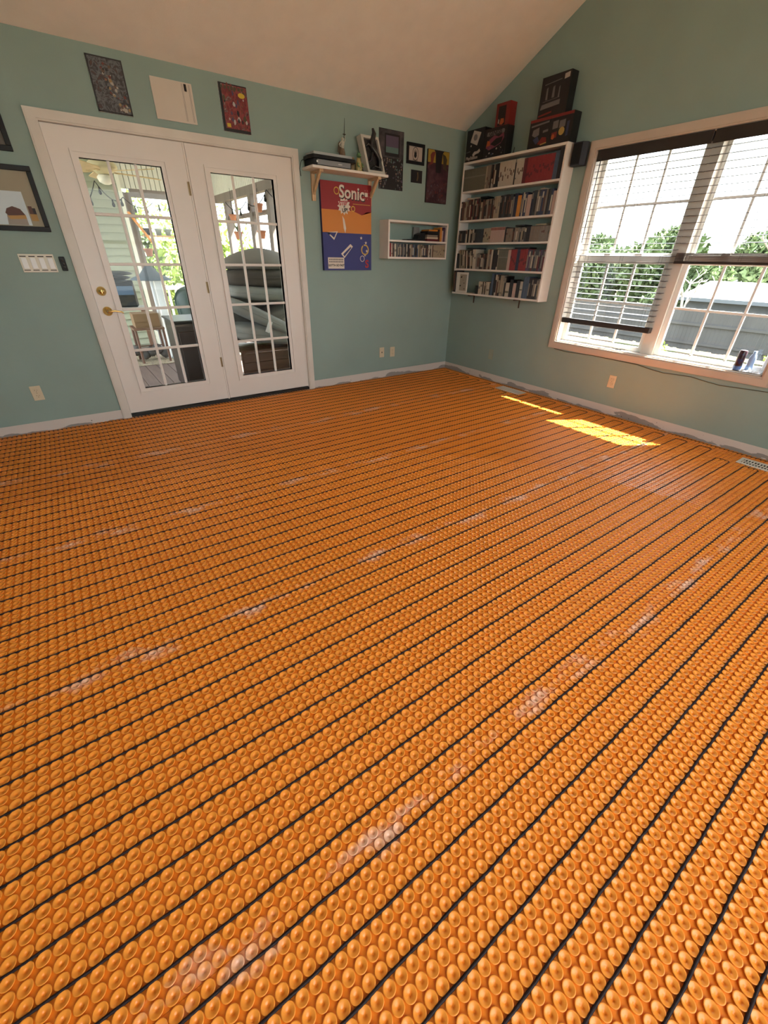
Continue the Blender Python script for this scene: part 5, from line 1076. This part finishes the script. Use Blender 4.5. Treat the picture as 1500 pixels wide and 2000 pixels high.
# blinds
m_slat = mat('slat_brown', (0.085, 0.065, 0.058), 0.32, var=.1)
def blind(name, yl, yr, zbot, label, nstack, first):
    t = thing('window_blind', label, 'blind', (.02, (yl + yr) / 2, 2.11), 'dark wooden blinds on the double window')
    MB().bbox(.0, .050, yr, yl, 2.060, 2.109, .002).build('headrail', m_brown, t); MB().bbox(-.008, -.001, yr, yl, 2.040, 2.117, .002).build('valance', m_brown, t)
    f = MB(); z = 2.015; zs = []
    while z > first: zs.append(z); z -= .0445
    for z in zs:
        f.add([(.0005, yr + .004, z - .0), (.0495, yr + .004, z + .004), (.0495, yl - .004, z + .004), (.0005, yl - .004, z), (.0005, yr + .004, z + .0028), (.0495, yr + .004, z + .0068), (.0495, yl - .004, z + .0068), (.0005, yl - .004, z + .0028)], [(0, 3, 2, 1), (4, 5, 6, 7), (0, 1, 5, 4), (1, 2, 6, 5), (2, 3, 7, 6), (3, 0, 4, 7)])
    for i in range(nstack): f.box(.0, .050, yr + .004, yl - .004, zbot + .020 + i * .0042, zbot + .0232 + i * .0042)
    f.build('slats', m_slat, t)
    MB().bbox(-.001, .051, yr + .002, yl - .002, zbot, zbot + (.045 if nstack == 0 else .019), .003).build('bottom_rail', m_brown, t)
    f = MB(); w_ = yl - yr
    for k in (.12, .5, .88):
        yy = yr + w_ * k
        for xx in (.0, .050): f.tube([(xx - .0005, yy, zbot + .02), (xx - .0005, yy, 2.06)], .0009, 4)
    f.build('ladder_cord', m_brown, t)
    return t
b1 = blind('left', -1.663, -2.548, .770, 'dark brown blind lowered over the left window, slats open', 0, .845)
f = MB(); f.tube([(-.014, -1.71, 2.06), (-.015, -1.705, 1.45)], .0045, 6); f.build('tilt_wand', m_brown, b1)
blind('right', -2.557, -3.443, 1.300, 'dark brown blind raised halfway over the right window', 13, 1.40)

# sill objects
t = thing('drink_can', 'tall dark can on the window sill at the right', 'can', (.03, -3.268, oz0 + .0102)); f = MB(); z = oz0 + .0105
f.lathe([(0, z), (.024, z), (.027, z + .006), (.027, z + .135), (.0235, z + .146), (.022, z + .148), (0, z + .146)], (.03, -3.268, 0), 24); f.build('body', ramp_mat('can_print', [(.35, (22, 18, 26)), (.55, (60, 26, 34)), (.6, (34, 44, 90))], 'NOISE', 26, rough=.3), t)
f = MB(); f.lathe([(.0275, z + .004), (.0275, z + .035)], (.03, -3.268, 0), 24); f.build('blue_base', hx('can_blue', 90, 120, 175, .3), t)
t = thing('blue_bottle', 'clear blue-tinted bottle behind the dark can on the sill', 'bottle', (.055, -3.345, z)); f = MB(); f.lathe([(0, z), (.022, z), (.023, z + .10), (.016, z + .125), (.012, z + .13), (.012, z + .150), (0, z + .15)], (.052, -3.335, 0), 20); f.build('bottle', hx('bottle_blue', 150, 175, 215, .2), t)
rd = random.Random(2); f = MB(); N = 18; vs = []; fs = []
for i in range(N):
    for j in range(7): vs.append((-.012 + .012 * j + rd.uniform(-.002, .002), -3.29 - i * .0085, oz0 + .014 + rd.uniform(0, .016) * (1 if 0 < j < 6 else .3)))
for i in range(N - 1):
    for j in range(6): fs.append((i * 7 + j, (i + 1) * 7 + j, (i + 1) * 7 + j + 1, i * 7 + j + 1))
f.add(vs, fs); tag(f.build('crumpled_plastic', mat('plastic_film', (.75, .78, .82), .25), origin=(.02, -3.36, oz0 + .01)), 'crumpled clear plastic wrap at the right end of the window sill', 'plastic wrap')
f = MB(); f.tube([(-.010, -1.66, .512), (-.004, -1.8, .500), (-.004, -2.1, .512), (-.004, -2.55, .506), (-.006, -2.66, .490), (-.005, -2.78, .480), (-.004, -2.9, .487), (-.005, -3.0, .492), (-.005, -3.12, .478), (-.004, -3.22, .470), (-.004, -3.38, .480), (-.005, -3.6, .492)], .0028, 6)
tag(f.build('sagging_wire', mat('wire_olive', (.10, .07, .03), .6), origin=(0, -2.6, .49)), 'thin dark wire sagging along the wall under the window casing', 'wire')
f = MB(); f.tube([(.02, -2.26, oz0 + .014), (.03, -2.30, oz0 + .02), (.015, -2.34, oz0 + .014), (.035, -2.37, oz0 + .022), (.02, -2.33, oz0 + .018), (.01, -2.29, oz0 + .014)], .003, 6)
tag(f.build('coiled_cord', m_blackm, origin=(.02, -2.3, oz0 + .01)), 'small tangle of dark cord on the sill below the left window', 'cord')

# ------------------------------------------------------------------ outside
GZ = -1.94
gm = ramp_mat('leaf_litter', [(.3, (96, 78, 62)), (.45, (112, 94, 78)), (.55, (74, 84, 48)), (.7, (104, 88, 74))], 'NOISE', 1.4, rough=.95)
S(MB().box(-40, 60, -50, 60, GZ - .2, GZ).build('ground', gm))
# fence
t = thing('board_fence', 'weathered grey board fence outside the window', 'fence', (17, 0, GZ)); mf = mat('fence_grey', (0.075, 0.076, 0.078), .9, var=.18, vscale=1.2, stretch=(1, 1, .2)); rd = random.Random(1)
f = MB(); y_ = -14
while y_ < 22: f.box(17, 17.02, y_, y_ + .142, GZ + .12 + rd.uniform(-.01, .03), GZ + 1.68 + rd.uniform(-.02, .02)); y_ += .147
f.build('boards', mf, t); f = MB(); f.box(16.93, 16.999, -14, 22, GZ + .35, GZ + .44); f.box(16.93, 16.999, -14, 22, GZ + 1.05, GZ + 1.14); f.build('rails', mf, t)
# neighbour's low building
t = thing('neighbour_shed', 'low neighbouring building with a bright white roof behind the fence', 'building', (24, 0, GZ)); f = MB(); f.box(22.3, 28, -16, 6, GZ, -.25); f.build('wall', mat('shed_siding', (.065, .073, .08), .8, var=.1), t)
f = MB(); f.prism([(22.0, -.16), (25.2, .50), (28.4, -.16), (28.4, -.22), (25.2, .42), (22.0, -.24)], 'y', -16.3, 6.3); f.build('roof', mat('white_metal_roof', (.8, .8, .8), .5), t)
f = MB(); f.box(21.97, 22.0, -16.3, 6.3, -.32, -.16); f.build('fascia', mat('fascia_blue_grey', (.11, .13, .15), .6), t)
for yy in (-3.1, -5.4): f = MB(); f.box(23.2, 23.6, yy - .25, yy + .25, .05, .28); f.build('roof_vent', mat('vent_dark', (.06, .07, .1), .6), t)

def leaves(c, r_, n, size, seed, m_, name, label, trunk=None, cat='tree', group=None):
    rs = np.random.RandomState(seed); t = thing(name, label, cat, (c[0], c[1], GZ), group)
    k = 14; cl = rs.randn(k, 3); cl /= np.linalg.norm(cl, axis=1)[:, None]; cl *= rs.uniform(.3, .85, (k, 1)); w_ = rs.uniform(.36, .55, k)
    idx = rs.randint(0, k, n); d_ = rs.randn(n, 3); d_ /= np.linalg.norm(d_, axis=1)[:, None]
    p_ = (cl[idx] + d_ * w_[idx][:, None] * rs.uniform(.6, 1, (n, 1))) * np.array(r_) + np.array(c)
    p_[:, 2] = np.maximum(p_[:, 2], GZ + .02)
    u = rs.randn(n, 3); u /= np.linalg.norm(u, axis=1)[:, None]; v = np.cross(u, rs.randn(n, 3)); v /= np.linalg.norm(v, axis=1)[:, None]
    s = size * rs.uniform(.6, 1.3, (n, 1)); V = np.stack([p_ - u * s, p_ + v * s * .5, p_ + u * s, p_ - v * s * .5], 1).reshape(-1, 3)
    me = bpy.data.meshes.new('foliage'); V = V - np.array(t.location); me.from_pydata(V.tolist(), [], np.arange(4 * n).reshape(-1, 4).tolist()); me.materials.append(m_)
    o = bpy.data.objects.new('foliage', me); col.objects.link(o); o.parent = t
    f = MB(); tr = trunk or .12; f.tube([(c[0], c[1], GZ), (c[0] + .1, c[1], (GZ + c[2]) / 2), (c[0], c[1] + .1, c[2])], [tr, tr * .8, tr * .4], 8)
    for i in range(5): q = cl[i] * np.array(r_) + np.array(c); f.tube([(c[0], c[1], (GZ + c[2]) / 2), tuple(q)], [tr * .5, tr * .15], 5)
    f.build('trunk', m_bark, t)
lt = [('wide green tree behind the fence, farthest left in the window view', (31, 17, 0.4), (3, 3.6, 2.7), m_green), ('green tree behind the fence seen through the left blind', (30.5, 11.5, 0.3), (3, 3.2, 2.6), m_green), ('dull green tree just left of the white roof end', (27, 8.4, -.2), (2, 1.9, 2.1), m_green),
      ('green tree above the white roof beside the centre window post', (32, 5.6, .5), (3, 2.8, 2.3), m_green), ('yellow-green tree behind the white roof in the middle of the right window', (31.5, 0.6, .5), (2.6, 2.5, 2.2), m_green2),
      ('green tree above the white roof near the right edge of the window', (32, -4.2, .5), (3, 2.5, 2.3), m_green), ('green tree far behind the white roof beyond the frame edge', (32, -9.5, .6), (3, 2.7, 2.4), m_green)]
for i, (lb, c, r_, m_) in enumerate(lt): leaves(c, r_, 14000, .22, 20 + i, m_, 'leafy_tree', lb, .2, group='trees behind the fence')
leaves((15.6, -.4, GZ + .35), (.7, .8, .5), 1500, .06, 40, m_green2, 'low_shrub', 'low light green shrub in front of the fence', .02, 'shrub')
leaves((11.5, 2.3, GZ + .5), (.6, .6, .6), 1500, .05, 41, m_green2, 'low_shrub', 'small bright shrub seen below the left blind', .02, 'shrub')
def bare(x, y, h, seed, label, lean=(0, 0), thick=.009, maxlv=5):
    rd = random.Random(seed); t = thing('bare_tree', label, 'tree', (x, y, GZ), 'leafless trees outside'); f = MB()
    def br(p, d_, l, r_, lv):
        pts_ = [p]; q = p.copy(); dd = d_.copy()
        for i in range(4): dd = (dd + Vector((rd.gauss(0, .12), rd.gauss(0, .12), rd.gauss(.03, .08)))).normalized(); q = q + dd * l / 4; pts_.append(q.copy())
        f.tube(pts_, [r_, r_ * .88, r_ * .76, r_ * .66, r_ * .55], 6 if lv < 2 else 4)
        if lv < maxlv:
            for k in range(3 if lv < 4 else 2):
                a = pts_[rd.randint(2, 4)]; nd = (dd + Vector((rd.gauss(0, .55), rd.gauss(0, .55), rd.gauss(.15, .35)))).normalized(); br(a.copy(), nd, l * rd.uniform(.55, .78), r_ * .55, lv + 1)
    br(Vector((x, y, GZ)), Vector((lean[0], lean[1], 1)).normalized(), h * .42, h * thick, 0); f.build('branches', m_bark, t)
bare(9.5, 4.6, 7.5, 3, 'bare branching tree seen through the left blind'); bare(13.5, 9.6, 7, 5, 'thinner bare tree left of the other in the left blind'); bare(20.0, 5.0, 4.6, 9, 'small pale bare tree in front of the white roof', (0, .05), .022, 3); bare(14, -1.0, 7.0, 12, 'bare tree seen in the upper right window', (0, .1))
# garden beyond the porch
gl = [((-3.4, 9.5, .6), (2.2, 1.2, 2.2), 'sunlit green bush mass beyond the porch, left'), ((-.6, 9.0, .4), (2.0, 1.3, 2.2), 'sunlit green bush mass beyond the porch, right'), ((2.6, 7.2, .6), (1.8, 1.6, 2.6), 'green tree beyond the side of the porch'), ((-1.8, 13, 1.6), (3.4, 1.6, 3.0), 'pale green tree farthest beyond the porch')]
for i, (c, r_, lb) in enumerate(gl): leaves(c, r_, 6000, .10, 60 + i, m_green2 if i % 2 else m_green, 'garden_tree', lb, .1, group='garden greenery beyond the porch')
t = thing('peach_house_wing', 'peach coloured house wall seen past the porch side', 'house', (1.2, 4.6, GZ)); f = MB(); f.box(.9, 3.0, 3.6, 6.2, GZ, 1.9); f.build('wall', mat('peach_stucco', (.70, .50, .36), .8), t); f = MB(); f.box(.8, 3.1, 3.5, 6.3, 1.9, 2.0); f.build('roof', m_post, t)

for o in bpy.data.objects:
    if '_off' in o: del o['_off']
